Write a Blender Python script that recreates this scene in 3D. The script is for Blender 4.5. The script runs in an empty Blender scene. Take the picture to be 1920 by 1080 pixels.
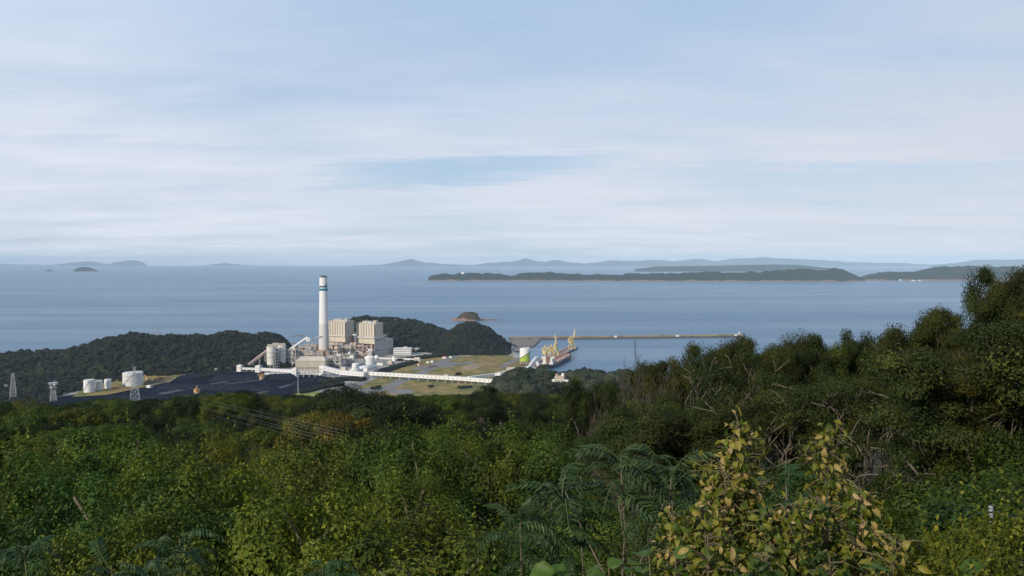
import bpy, math, random
import numpy as np
from mathutils import Vector, Matrix

# ------------------------------------------------------------------ camera, sky, sun, exposure
scene = bpy.context.scene
COL = scene.collection
F = 1478.0                      # focal length in pixels of a 1920 px wide frame
CAMZ = 238.0                    # the lookout stands this high above the sea
PITCH = math.atan(48 / F)
cam_data = bpy.data.cameras.new("camera")
cam = bpy.data.objects.new("camera", cam_data)
COL.objects.link(cam)
cam.location = (0, 0, CAMZ)
cam.rotation_euler = (math.pi / 2 - PITCH, 0, 0)
cam_data.sensor_width = 36.0
cam_data.lens = 36.0 * F / 1920.0
cam_data.clip_start = 0.1
cam_data.clip_end = 200000
scene.camera = cam

SUN_EL = math.radians(28)
SUN_AZ = math.radians(-138)     # clockwise from the view direction (+Y); the sun stands behind and to the left
sun_dir = Vector((math.sin(SUN_AZ) * math.cos(SUN_EL), math.cos(SUN_AZ) * math.cos(SUN_EL), math.sin(SUN_EL)))
sl = bpy.data.lights.new("sun", "SUN")
sl.energy = 4.4
sl.angle = math.radians(0.5)
sl.color = (1.0, 0.90, 0.76)
sun = bpy.data.objects.new("sun", sl)
COL.objects.link(sun)
sun.rotation_euler = sun_dir.to_track_quat("Z", "Y").to_euler()

scene.view_settings.view_transform = "Standard"
scene.view_settings.look = "None"
scene.view_settings.exposure = 0.0
scene.view_settings.gamma = 1.0
scene.render.engine = "CYCLES"
cy = scene.cycles
cy.max_bounces = 5
cy.diffuse_bounces = 2
cy.glossy_bounces = 2
cy.transmission_bounces = 2
cy.transparent_max_bounces = 4
cy.volume_bounces = 0
cy.caustics_reflective = False
cy.caustics_refractive = False
cy.use_denoising = True
try:
    cy.denoiser = "OPENIMAGEDENOISE"
except Exception:
    pass
cy.sample_clamp_indirect = 4.0


class NT:
    """short hand for building node trees"""
    def __init__(self, tree):
        self.t = tree
        tree.nodes.clear()

    def n(self, kind, **kw):
        nd = self.t.nodes.new(kind)
        for k, v in kw.items():
            if k.startswith("i_"):
                key = k[2:]
                nd.inputs[int(key) if key.isdigit() else key.replace("_", " ")].default_value = v
            else:
                setattr(nd, k, v)
        return nd

    def l(self, a, b):
        self.t.links.new(a, b)

    def math(self, op, a, b=None, c=None, clamp=False):
        nd = self.t.nodes.new("ShaderNodeMath")
        nd.operation = op
        nd.use_clamp = clamp
        for i, v in enumerate((a, b, c)):
            if v is None:
                continue
            if isinstance(v, (int, float)):
                nd.inputs[i].default_value = v
            else:
                self.l(v, nd.inputs[i])
        return nd.outputs[0]

    def mix(self, f, a, b, kind="MIX"):
        nd = self.t.nodes.new("ShaderNodeMix")
        nd.data_type = "RGBA"
        nd.blend_type = kind
        nd.clamp_factor = True
        for s, v in ((nd.inputs[0], f), (nd.inputs[6], a), (nd.inputs[7], b)):
            if isinstance(v, (int, float)):
                s.default_value = v
            elif isinstance(v, (tuple, list)):
                s.default_value = (*v[:3], 1)
            else:
                self.l(v, s)
        return nd.outputs[2]

    def ramp(self, f, stops, interp="LINEAR"):
        nd = self.t.nodes.new("ShaderNodeValToRGB")
        cr = nd.color_ramp
        cr.interpolation = interp
        while len(cr.elements) < len(stops):
            cr.elements.new(0.5)
        for e, (p, c) in zip(cr.elements, stops):
            e.position = p
            e.color = (*c[:3], 1) if isinstance(c, (tuple, list)) else (c, c, c, 1)
        self.l(f, nd.inputs[0])
        return nd.outputs[0]

    def noise(self, vec, scale, detail=4, rough=0.55, dist=0.0):
        nd = self.t.nodes.new("ShaderNodeTexNoise")
        nd.inputs["Scale"].default_value = scale
        nd.inputs["Detail"].default_value = detail
        nd.inputs["Roughness"].default_value = rough
        nd.inputs["Distortion"].default_value = dist
        if vec is not None:
            self.l(vec, nd.inputs["Vector"])
        return nd.outputs[0]

    def mapping(self, vec, scale=(1, 1, 1), loc=(0, 0, 0), rot=(0, 0, 0)):
        nd = self.t.nodes.new("ShaderNodeMapping")
        nd.inputs["Scale"].default_value = scale
        nd.inputs["Location"].default_value = loc
        nd.inputs["Rotation"].default_value = rot
        self.l(vec, nd.inputs["Vector"])
        return nd.outputs[0]


def make_world():
    w = bpy.data.worlds.new("World")
    scene.world = w
    w.use_nodes = True
    T = NT(w.node_tree)
    sky = T.n("ShaderNodeTexSky")
    sky.sky_type = "NISHITA"
    sky.sun_disc = False
    sky.sun_elevation = SUN_EL
    sky.sun_rotation = SUN_AZ
    sky.altitude = 240
    sky.air_density = 1.0
    sky.dust_density = 1.6
    sky.ozone_density = 1.0
    tc = T.n("ShaderNodeTexCoord")
    d = tc.outputs["Generated"]
    sp = T.n("ShaderNodeSeparateXYZ")
    T.l(d, sp.inputs[0])
    x, y, z = sp.outputs
    el = T.math("ARCSINE", z)
    az = T.math("ARCTAN2", x, y)
    # a layer of thin high cloud: the direction carried up to a flat layer
    zz = T.math("MAXIMUM", T.math("ADD", z, 0.085), 0.05)
    cb = T.n("ShaderNodeCombineXYZ")
    T.l(T.math("DIVIDE", x, zz), cb.inputs[0])
    T.l(T.math("DIVIDE", y, zz), cb.inputs[1])
    lay = cb.outputs[0]
    big = T.noise(T.mapping(lay, (0.42, 0.62, 1), (3.1, 1.7, 0), (0, 0, 0.25)), 1.0, 4, 0.5, 0.3)
    mid = T.noise(T.mapping(lay, (0.7, 1.25, 1), (0.3, 5.2, 0), (0, 0, 0.3)), 1.0, 7, 0.6, 0.35)
    wisp = T.noise(T.mapping(lay, (0.8, 3.2, 1), (7.7, 0.4, 0), (0, 0, 0.22)), 1.3, 8, 0.62, 0.8)
    s = T.math("ADD", T.math("MULTIPLY", big, 0.50), T.math("ADD", T.math("MULTIPLY", mid, 0.36), T.math("MULTIPLY", wisp, 0.14)))
    cov = T.ramp(s, [(0.36, 0.38), (0.47, 0.66), (0.60, 0.96)])
    # the clear blue gap between the cloud sheets (an opening at a fixed bearing)
    wob = T.math("MULTIPLY", T.math("SUBTRACT", wisp, 0.5), 0.05)
    wob2 = T.math("MULTIPLY", T.math("SUBTRACT", mid, 0.5), 0.06)
    e2 = T.math("ADD", T.math("ADD", el, wob), wob2)

    def gap(az0, el0, ra, re, tilt, amt):
        a = T.math("SUBTRACT", az, az0)
        e = T.math("SUBTRACT", T.math("SUBTRACT", e2, el0), T.math("MULTIPLY", a, tilt))
        r = T.math("ADD", T.math("POWER", T.math("ABSOLUTE", T.math("DIVIDE", a, ra)), 2.0), T.math("POWER", T.math("ABSOLUTE", T.math("DIVIDE", e, re)), 2.0))
        return T.math("MULTIPLY", T.math("SUBTRACT", 1.0, r, clamp=True), amt)
    g = T.math("ADD", gap(-0.055, 0.116, 0.24, 0.022, 0.085, 1.0), gap(0.36, 0.104, 0.30, 0.018, -0.02, 0.55))
    g = T.math("ADD", g, gap(0.13, 0.30, 0.42, 0.07, 0.05, 0.30))
    g = T.math("ADD", g, gap(-0.52, 0.133, 0.30, 0.010, 0.0, 0.22), clamp=True)
    cov = T.math("MULTIPLY", cov, T.math("SUBTRACT", 1.0, T.math("MULTIPLY", g, 0.78)))
    # thin grey streaks low over the sea
    st = gap(-0.07, 0.062, 0.22, 0.012, 0.01, 1.0)
    stn = T.noise(T.mapping(lay, (0.35, 2.6, 1), (1.1, 2.2, 0), (0, 0, 0.02)), 1.6, 6, 0.65, 0.2)
    streak = T.math("MULTIPLY", st, T.ramp(stn, [(0.50, 0.0), (0.66, 1.0)]))
    # cloud colour in units of the dim background strength below
    ccol = T.ramp(T.math("MULTIPLY", el, 2.4), [(0.0, (8.8, 8.9, 9.5)), (0.18, (8.0, 8.05, 8.95)), (0.40, (7.4, 7.7, 8.7)), (0.8, (5.7, 6.8, 8.6)), (1.0, (4.8, 5.9, 7.9))])
    side = T.ramp(T.math("ADD", T.math("MULTIPLY", az, 0.7), 0.5), [(0.0, 1.09), (0.5, 1.0), (1.0, 0.90)])
    ccol = T.mix(1.0, ccol, side, "MULTIPLY")
    ccol = T.mix(T.math("MULTIPLY", streak, 0.40), ccol, (5.0, 5.3, 6.6))
    blue = T.mix(0.6, sky.outputs[0], (3.9, 6.3, 9.0))
    col = T.mix(cov, blue, ccol)
    bg = T.n("ShaderNodeBackground")
    bg.inputs["Strength"].default_value = 0.1
    T.l(col, bg.inputs["Color"])
    out = T.n("ShaderNodeOutputWorld")
    T.l(bg.outputs[0], out.inputs["Surface"])


make_world()

# ------------------------------------------------------------------ helpers
R = random.Random(7)
NR = np.random.default_rng(7)
CT, ST = math.cos(PITCH), math.sin(PITCH)


def ray(px, py):
    u, v = (px - 960) / F, (540 - py) / F
    return Vector((u, CT + v * ST, -ST + v * CT))


def P(px, py, z=5.0):
    """the point at height z that lies under a pixel of the 1920 px photograph"""
    r = ray(px, py)
    t = (z - CAMZ) / r.z
    return Vector((0, 0, CAMZ)) + r * t


def D(px, py, y):
    """the point at depth y under a pixel"""
    r = ray(px, py)
    return Vector((0, 0, CAMZ)) + r * (y / r.y)


def tag(o, label=None, cat=None, group=None, kind=None):
    if label:
        o["label"] = label
    if cat:
        o["category"] = cat
    if group:
        o["group"] = group
    if kind:
        o["kind"] = kind
    return o


def empty(name, loc, label=None, cat=None, group=None, rz=0.0):
    o = bpy.data.objects.new(name, None)
    COL.objects.link(o)
    o.location = loc
    o.rotation_euler = (0, 0, rz)
    o.empty_display_size = 0.5
    return tag(o, label, cat, group)


def link(name, me, parent=None):
    o = bpy.data.objects.new(name, me)
    COL.objects.link(o)
    if parent is not None:
        o.parent = parent
    return o


def mesh_np(name, V, Q, mat, tint=None, smooth=False):
    """mesh from numpy arrays: V (n,3), Q (m,3 or 4)"""
    V = np.asarray(V, dtype=np.float32)
    Q = np.asarray(Q, dtype=np.int32)
    me = bpy.data.meshes.new(name)
    k = Q.shape[1]
    me.vertices.add(len(V))
    me.vertices.foreach_set("co", V.ravel())
    me.loops.add(Q.size)
    me.loops.foreach_set("vertex_index", Q.ravel())
    me.polygons.add(len(Q))
    me.polygons.foreach_set("loop_start", np.arange(0, Q.size, k, dtype=np.int32))
    me.polygons.foreach_set("use_smooth", np.full(len(Q), bool(smooth)))
    if tint is not None:
        a = me.attributes.new("tint", "FLOAT", "FACE")
        a.data.foreach_set("value", np.asarray(tint, dtype=np.float32))
    me.update(calc_edges=True)
    me.validate()
    for m in (mat if isinstance(mat, (list, tuple)) else [mat]):
        me.materials.append(m)
    return me


class MB:
    """collects boxes, tubes and prisms and links them as one mesh object"""
    def __init__(self):
        self.v, self.f, self.m, self.s = [], [], [], []

    def face(self, idx, m=0, s=False):
        self.f.append(idx)
        self.m.append(m)
        self.s.append(s)

    def box(self, c, size, rz=0.0, m=0, top=1.0):
        """box standing on c (centre of its bottom); top scales the top face"""
        b = len(self.v)
        sx, sy, sz = size[0] / 2, size[1] / 2, size[2]
        ca, sa = math.cos(rz), math.sin(rz)
        for z, k in ((0, 1.0), (sz, top)):
            for x, y in ((-sx, -sy), (sx, -sy), (sx, sy), (-sx, sy)):
                x, y = x * k, y * k
                self.v.append((c[0] + x * ca - y * sa, c[1] + x * sa + y * ca, c[2] + z))
        for q in ((3, 2, 1, 0), (4, 5, 6, 7), (0, 1, 5, 4), (1, 2, 6, 5), (2, 3, 7, 6), (3, 0, 4, 7)):
            self.face([b + i for i in q], m)
        return self

    def tube(self, pts, rad, n=8, m=0, caps=True, smooth=True):
        """tube along points; rad is one radius or one per point"""
        pts = [Vector(p) for p in pts]
        if not isinstance(rad, (list, tuple)):
            rad = [rad] * len(pts)
        b = len(self.v)
        a0 = None
        for i, p in enumerate(pts):
            t = (pts[min(i + 1, len(pts) - 1)] - pts[max(i - 1, 0)])
            if t.length < 1e-9:
                t = Vector((0, 0, 1))
            t.normalize()
            if a0 is None:
                a0 = t.orthogonal().normalized()
            else:
                a0 = (a0 - t * a0.dot(t))
                a0 = a0.normalized() if a0.length > 1e-6 else t.orthogonal().normalized()
            b0 = t.cross(a0)
            for k in range(n):
                w = 2 * math.pi * k / n
                self.v.append(tuple(p + (a0 * math.cos(w) + b0 * math.sin(w)) * rad[i]))
        for i in range(len(pts) - 1):
            for k in range(n):
                k2 = (k + 1) % n
                self.face([b + i * n + k, b + i * n + k2, b + (i + 1) * n + k2, b + (i + 1) * n + k], m, smooth)
        if caps:
            e = b + (len(pts) - 1) * n
            c = len(self.v)
            self.v += [self.v[b + k] for k in range(n)] + [self.v[e + k] for k in range(n)]
            self.face([c + k for k in range(n)][::-1], m)
            self.face([c + n + k for k in range(n)], m)
        return self

    def bar(self, p, q, w, h=None, m=0):
        """square bar from p to q"""
        p, q = Vector(p), Vector(q)
        h = h or w
        t = (q - p).normalized()
        up = Vector((0, 0, 1)) if abs(t.z) < 0.95 else Vector((0, 1, 0))
        a = t.cross(up).normalized()
        b_ = a.cross(t).normalized()
        b = len(self.v)
        for o in (p, q):
            for x, y in ((-1, -1), (1, -1), (1, 1), (-1, 1)):
                self.v.append(tuple(o + a * x * w / 2 + b_ * y * h / 2))
        for k in ((0, 1, 2, 3), (7, 6, 5, 4), (1, 0, 4, 5), (2, 1, 5, 6), (3, 2, 6, 7), (0, 3, 7, 4)):
            self.face([b + i for i in k], m)
        return self

    def cyl(self, c, r, h, n=24, m=0, r2=None, dome=0.0):
        """upright cylinder on c, with an optional domed top"""
        c = Vector(c)
        r2 = r if r2 is None else r2
        pts, rad = [c, c + Vector((0, 0, h))], [r, r2]
        if dome:
            for k in range(1, 5):
                w = k / 4 * math.pi / 2
                pts.append(c + Vector((0, 0, h + dome * math.sin(w))))
                rad.append(max(r2 * math.cos(w), 0.01))
        return self.tube(pts, rad, n, m, True, True)

    def poly(self, pts, h, m=0, side=None):
        """a flat polygon pushed down by h (top at the given points)"""
        b = len(self.v)
        n = len(pts)
        for p in pts:
            self.v.append(tuple(p))
        for p in pts:
            self.v.append((p[0], p[1], p[2] - h))
        area = sum(pts[i][0] * pts[(i + 1) % n][1] - pts[(i + 1) % n][0] * pts[i][1] for i in range(n))
        top = list(range(b, b + n))
        bot = list(range(b + n, b + 2 * n))
        if area < 0:
            self.face(top[::-1], m)
            self.face(bot, m)
        else:
            self.face(top, m)
            self.face(bot[::-1], m)
        for i in range(n):
            j = (i + 1) % n
            q = [b + i, b + n + i, b + n + j, b + j]
            self.face(q if area > 0 else q[::-1], m if side is None else side)
        return self

    def build(self, name, mats, parent=None):
        me = bpy.data.meshes.new(name)
        me.from_pydata(self.v, [], self.f)
        for mt in (mats if isinstance(mats, (list, tuple)) else [mats]):
            me.materials.append(mt)
        me.polygons.foreach_set("material_index", self.m)
        me.polygons.foreach_set("use_smooth", self.s)
        me.update()
        return link(name, me, parent)


def copy_tree(o, parent=None):
    """a thing with its parts and their sub-parts; mesh data is shared"""
    c = o.copy()
    COL.objects.link(c)
    if parent is not None:
        c.parent = parent
    for ch in list(o.children):
        copy_tree(ch, c)
    return c


# ------------------------------------------------------------------ materials
def mat(name, col, rough=0.7, noise=0.15, scale=0.3, metal=0.0, spec=0.4, streak=False, col2=None):
    m = bpy.data.materials.new(name)
    m.use_nodes = True
    T = NT(m.node_tree)
    tc = T.n("ShaderNodeTexCoord")
    v = tc.outputs["Object"]
    if streak:
        v = T.mapping(v, (1, 1, 0.12))
    nz = T.noise(v, scale, 5, 0.6)
    c2 = col2 if col2 else tuple(c * (1 - 2.2 * noise) for c in col)
    c = T.mix(T.ramp(nz, [(0.38, 0.0), (0.62, 1.0)]), c2, col)
    b = T.n("ShaderNodeBsdfPrincipled")
    T.l(c, b.inputs["Base Color"])
    b.inputs["Roughness"].default_value = rough
    b.inputs["Metallic"].default_value = metal
    b.inputs["Specular IOR Level"].default_value = spec
    o = T.n("ShaderNodeOutputMaterial")
    T.l(b.outputs[0], o.inputs[0])
    return m


def leaf_mat(name, stops, trans=0.28, rough=0.5, spec=0.35, obj_tint=True):
    """leaves: the colour runs over the leaf's own tint and is multiplied by the object's colour"""
    m = bpy.data.materials.new(name)
    m.use_nodes = True
    T = NT(m.node_tree)
    at = T.n("ShaderNodeAttribute")
    at.attribute_name = "tint"
    c = T.ramp(at.outputs["Fac"], stops)
    if obj_tint:
        oi = T.n("ShaderNodeObjectInfo")
        c = T.mix(1.0, c, oi.outputs["Color"], "MULTIPLY")
    b = T.n("ShaderNodeBsdfPrincipled")
    T.l(c, b.inputs["Base Color"])
    b.inputs["Roughness"].default_value = rough
    b.inputs["Specular IOR Level"].default_value = spec
    tr = T.n("ShaderNodeBsdfTranslucent")
    T.l(T.mix(1.0, c, (1.25, 1.3, 0.6), "MULTIPLY"), tr.inputs["Color"])
    mx = T.n("ShaderNodeMixShader")
    mx.inputs[0].default_value = trans
    T.l(b.outputs[0], mx.inputs[1])
    T.l(tr.outputs[0], mx.inputs[2])
    o = T.n("ShaderNodeOutputMaterial")
    T.l(mx.outputs[0], o.inputs[0])
    return m


M = dict(
    white=mat("white_paint", (0.60, 0.585, 0.55), 0.5, 0.06, 0.08, streak=True),
    bright=mat("clean_white_paint", (0.68, 0.67, 0.65), 0.45, 0.03, 0.1),
    cream=mat("cream_cladding", (0.50, 0.445, 0.36), 0.7, 0.08, 0.05, streak=True),
    beige=mat("beige_cladding", (0.41, 0.37, 0.30), 0.7, 0.08, 0.05, streak=True),
    groove=mat("dark_brown_groove_panel", (0.15, 0.11, 0.09), 0.8, 0.05, 0.05),
    grey=mat("grey_cladding", (0.41, 0.40, 0.385), 0.7, 0.06, 0.05, streak=True),
    pink=mat("faded_red_oxide_paint", (0.50, 0.35, 0.29), 0.75, 0.12, 0.12),
    rust=mat("red_oxide_paint", (0.30, 0.13, 0.09), 0.8, 0.2, 0.15),
    orange=mat("orange_paint", (0.55, 0.30, 0.10), 0.6, 0.1, 0.2),
    yellow=mat("yellow_crane_paint", (0.62, 0.49, 0.20), 0.55, 0.12, 0.1),
    steel=mat("galvanised_steel", (0.42, 0.44, 0.46), 0.55, 0.08, 0.4, metal=0.3),
    darksteel=mat("dark_steel", (0.10, 0.10, 0.11), 0.6, 0.1, 0.4),
    glass=mat("dark_window_glass", (0.04, 0.05, 0.06), 0.15, 0.0, 1.0, spec=0.6),
    navy=mat("navy_band_paint", (0.015, 0.05, 0.12), 0.6, 0.03, 0.1),
    teal=mat("teal_band_paint", (0.0, 0.16, 0.22), 0.6, 0.03, 0.1),
    green=mat("lime_green_paint", (0.32, 0.42, 0.04), 0.6, 0.04, 0.1),
    deep=mat("dark_green_paint", (0.02, 0.10, 0.07), 0.6, 0.04, 0.1),
    net=mat("teal_netting", (0.03, 0.22, 0.20), 0.8, 0.15, 0.1),
    red=mat("red_vehicle_paint", (0.42, 0.06, 0.06), 0.5, 0.06, 0.3),
    concrete=mat("concrete", (0.30, 0.285, 0.26), 0.9, 0.12, 0.05),
    quay=mat("stained_quay_concrete", (0.19, 0.165, 0.14), 0.9, 0.2, 0.05),
    darkconc=mat("dark_wet_concrete", (0.10, 0.09, 0.085), 0.9, 0.15, 0.05),
    asphalt=mat("asphalt", (0.17, 0.165, 0.16), 0.95, 0.12, 0.05),
    hull=mat("dark_hull_paint", (0.03, 0.03, 0.045), 0.5, 0.1, 0.1),
    coal=mat("coal", (0.006, 0.009, 0.022), 0.95, 0.2, 0.12, spec=0.03),
    heap=mat("sunlit_heap_coal", (0.020, 0.024, 0.038), 0.95, 0.2, 0.10, spec=0.03),  # paler coal, the heaps' lit sides put into the colour
    tan=mat("bare_earth", (0.30, 0.23, 0.14), 0.95, 0.2, 0.06),
    bark=mat("grey_tan_bark", (0.155, 0.125, 0.092), 0.9, 0.2, 6.0),
    darkbark=mat("dark_bark", (0.07, 0.055, 0.04), 0.9, 0.2, 4.0),
    twig=mat("dry_brown_twig", (0.075, 0.062, 0.046), 0.9, 0.15, 6.0),
    stem=mat("green_brown_stem", (0.12, 0.10, 0.045), 0.7, 0.15, 8.0),
    post=mat("weathered_zinc_post", (0.22, 0.25, 0.29), 0.6, 0.1, 8.0),
    wire=mat("cable_aluminium", (0.30, 0.32, 0.34), 0.5, 0.02, 1.0, metal=0.2),
)
# ------------------------------------------------------------------ the setting: sea, land, hills, islands
def vnoise(x, y, seed=0):
    """cheap smooth noise, about -1..1"""
    r = np.random.default_rng(seed)
    out = np.zeros_like(x, dtype=float)
    for k in range(7):
        a, b = r.normal(0, 1, 2)
        p = r.uniform(0, 6.28)
        out += np.sin(x * a + y * b + p + 1.3 * np.sin(x * b * 0.7 - y * a * 0.6 + p * 2))
    return out / 4.2


def sea_material():
    m = bpy.data.materials.new("sea_water")
    m.use_nodes = True
    T = NT(m.node_tree)
    tc = T.n("ShaderNodeTexCoord")
    o = tc.outputs["Object"]
    w1 = T.noise(T.mapping(o, (1, 0.6, 1)), 0.11, 3, 0.6)
    w2 = T.noise(T.mapping(o, (0.8, 1, 1), rot=(0, 0, 0.5)), 0.03, 3, 0.6)
    w = T.math("ADD", w1, T.math("MULTIPLY", w2, 1.6))
    bp = T.n("ShaderNodeBump")
    bp.inputs["Strength"].default_value = 1.0
    bp.inputs["Distance"].default_value = 1.0
    T.l(w, bp.inputs["Height"])
    # wind streaks and slicks: long bands where the ripples differ
    s1 = T.noise(T.mapping(o, (0.00022, 0.0016, 1), rot=(0, 0, 0.05)), 1.0, 6, 0.6, 0.6)
    s2 = T.noise(T.mapping(o, (0.0009, 0.0055, 1), rot=(0, 0, -0.06)), 1.0, 6, 0.62, 0.8)
    s = T.math("ADD", T.math("MULTIPLY", s1, 0.6), T.math("MULTIPLY", s2, 0.4))
    rough = T.ramp(s, [(0.34, 0.38), (0.50, 0.33), (0.62, 0.27), (0.70, 0.22)])
    col = T.mix(T.ramp(s, [(0.36, 0.0), (0.64, 1.0)]), (0.032, 0.100, 0.185), (0.055, 0.130, 0.205))
    b = T.n("ShaderNodeBsdfPrincipled")
    T.l(col, b.inputs["Base Color"])
    T.l(rough, b.inputs["Roughness"])
    b.inputs["IOR"].default_value = 1.33
    T.l(bp.outputs[0], b.inputs["Normal"])
    out = T.n("ShaderNodeOutputMaterial")
    T.l(b.outputs[0], out.inputs[0])
    return m


def make_sea():
    n = 96
    V, Q = [(0, 0, 0)], []
    rings = [600, 2000, 6000, 15000, 30000, 60000]
    for r in rings:
        for k in range(n):
            a = 2 * math.pi * k / n
            V.append((r * math.cos(a), r * math.sin(a), 0))
    T3 = []
    for k in range(n):
        T3.append((0, 1 + k, 1 + (k + 1) % n))
    for i in range(len(rings) - 1):
        for k in range(n):
            a, b = 1 + i * n + k, 1 + i * n + (k + 1) % n
            T3.append((a, a + n, b + n))
            T3.append((a, b + n, b))
    tag(link("sea", mesh_np("sea", V, T3, sea_material())), kind="structure")


make_sea()


def interp(x, tab):
    return np.interp(x, [t[0] for t in tab], [t[1] for t in tab])


LEFT_G = [(0, -2.2), (4, -4.6), (8, -7.2), (18, -10.2), (30, -13.0), (45, -15.8), (80, -23.0), (130, -30.2), (220, -46.0), (400, -88), (700, -158), (1000, -208), (1280, -236), (1700, -240)]
RIGHT_G = [(0, -2.2), (4, -3.2), (8, -4.8), (18, -7.6), (30, -9.6), (45, -13.5), (80, -24), (130, -36), (220, -60), (400, -105), (700, -165), (1000, -208), (1280, -236), (1700, -240)]


def hill_z(x, y):
    """height of the near hillside"""
    x = np.asarray(x, float)
    y = np.asarray(y, float)
    d = np.hypot(x, y)
    az = np.arctan2(x, np.maximum(y, 1e-6))
    px = 960 + F * np.tan(np.clip(az, -1.2, 1.2))
    w = np.clip((px - 1020) / 420, 0, 1)
    w = w * w * (3 - 2 * w)
    z = interp(d, LEFT_G) * (1 - w) + interp(d, RIGHT_G) * w
    w2 = np.clip((px - 1680) / 260, 0, 1)
    z = z + w2 * w2 * (3 - 2 * w2) * interp(d, [(0, 0), (10, 0.2), (22, 2.4), (40, 2.0), (70, 0), (2000, 0)])
    amp = interp(d, [(0, 0.0), (8, 0.15), (30, 0.6), (100, 1.6), (300, 4), (900, 6), (1280, 1), (2000, 0)])
    return CAMZ + z + amp * (vnoise(x * 0.09, y * 0.09, 3) * 0.5 + vnoise(x * 0.025, y * 0.025, 4) * 0.6)


def soil_material(name, a, b, scale):
    return mat(name, a, 1.0, 0.1, scale, spec=0.02, col2=b)


def make_hillside():
    ds = np.concatenate([np.linspace(0.5, 30, 40), np.geomspace(32, 1500, 90)])
    azs = np.linspace(math.radians(-62), math.radians(62), 140)
    Dg, A = np.meshgrid(ds, azs, indexing="ij")
    X, Y = Dg * np.sin(A), Dg * np.cos(A)
    Z = hill_z(X, Y)
    V = np.stack([X, Y, Z], -1).reshape(-1, 3)
    n = len(azs)
    i, j = np.meshgrid(np.arange(len(ds) - 1), np.arange(n - 1), indexing="ij")
    a = (i * n + j).ravel()
    Q = np.stack([a, a + 1, a + n + 1, a + n], -1)[:, ::-1]
    tag(link("hillside", mesh_np("hillside", V, Q, soil_material("leaf_litter_soil", (0.045, 0.040, 0.020), (0.022, 0.026, 0.010), 0.7), smooth=True)), kind="structure")


make_hillside()

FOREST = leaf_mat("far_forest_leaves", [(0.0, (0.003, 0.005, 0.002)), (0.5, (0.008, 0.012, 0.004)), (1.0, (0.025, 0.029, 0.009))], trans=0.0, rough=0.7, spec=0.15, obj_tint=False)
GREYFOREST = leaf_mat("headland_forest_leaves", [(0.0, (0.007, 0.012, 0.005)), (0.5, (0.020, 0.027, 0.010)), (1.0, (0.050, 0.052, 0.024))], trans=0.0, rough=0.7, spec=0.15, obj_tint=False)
UNDER = soil_material("forest_floor", (0.03, 0.035, 0.016), (0.018, 0.022, 0.010), 0.05)


def ico(sub):
    import bmesh
    bm = bmesh.new()
    bmesh.ops.create_icosphere(bm, subdivisions=sub, radius=1.0)
    V = np.array([v.co[:] for v in bm.verts])
    Q = np.array([[v.index for v in f.verts] for f in bm.faces])
    bm.free()
    return V, Q


def blob_forest(name, pts, rad, mt, sub=2, seed=1, squash=0.85):
    """far wood: one mesh of many ragged crowns"""
    r = np.random.default_rng(seed)
    V0, Q0 = ico(sub)
    n, nv, nf = len(pts), len(V0), len(Q0)
    jit = 1 + r.normal(0, 0.17, (n, nv))
    ang = r.uniform(0, 6.28, n)
    ca, sa = np.cos(ang)[:, None], np.sin(ang)[:, None]
    X = (V0[None, :, 0] * ca - V0[None, :, 1] * sa)
    Y = (V0[None, :, 0] * sa + V0[None, :, 1] * ca)
    st = r.uniform(0.8, 1.25, n)[:, None]
    VV = np.stack([X * jit * st, Y * jit / st, V0[None, :, 2] * jit * squash], -1) * np.asarray(rad)[:, None, None] + np.asarray(pts)[:, None, :]
    QQ = Q0[None] + (np.arange(n) * nv)[:, None, None]
    PP = np.asarray(pts)
    patch = 0.22 * vnoise(PP[:, 0] * 0.03, PP[:, 1] * 0.03, seed + 3)
    tint = np.clip((r.beta(1.4, 1.9, n) * 0.85 + patch)[:, None] + r.normal(0.06, 0.12, (n, nf)), 0, 1)
    return link(name, mesh_np(name, VV.reshape(-1, 3), QQ.reshape(-1, 3), mt, tint.ravel()))


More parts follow.
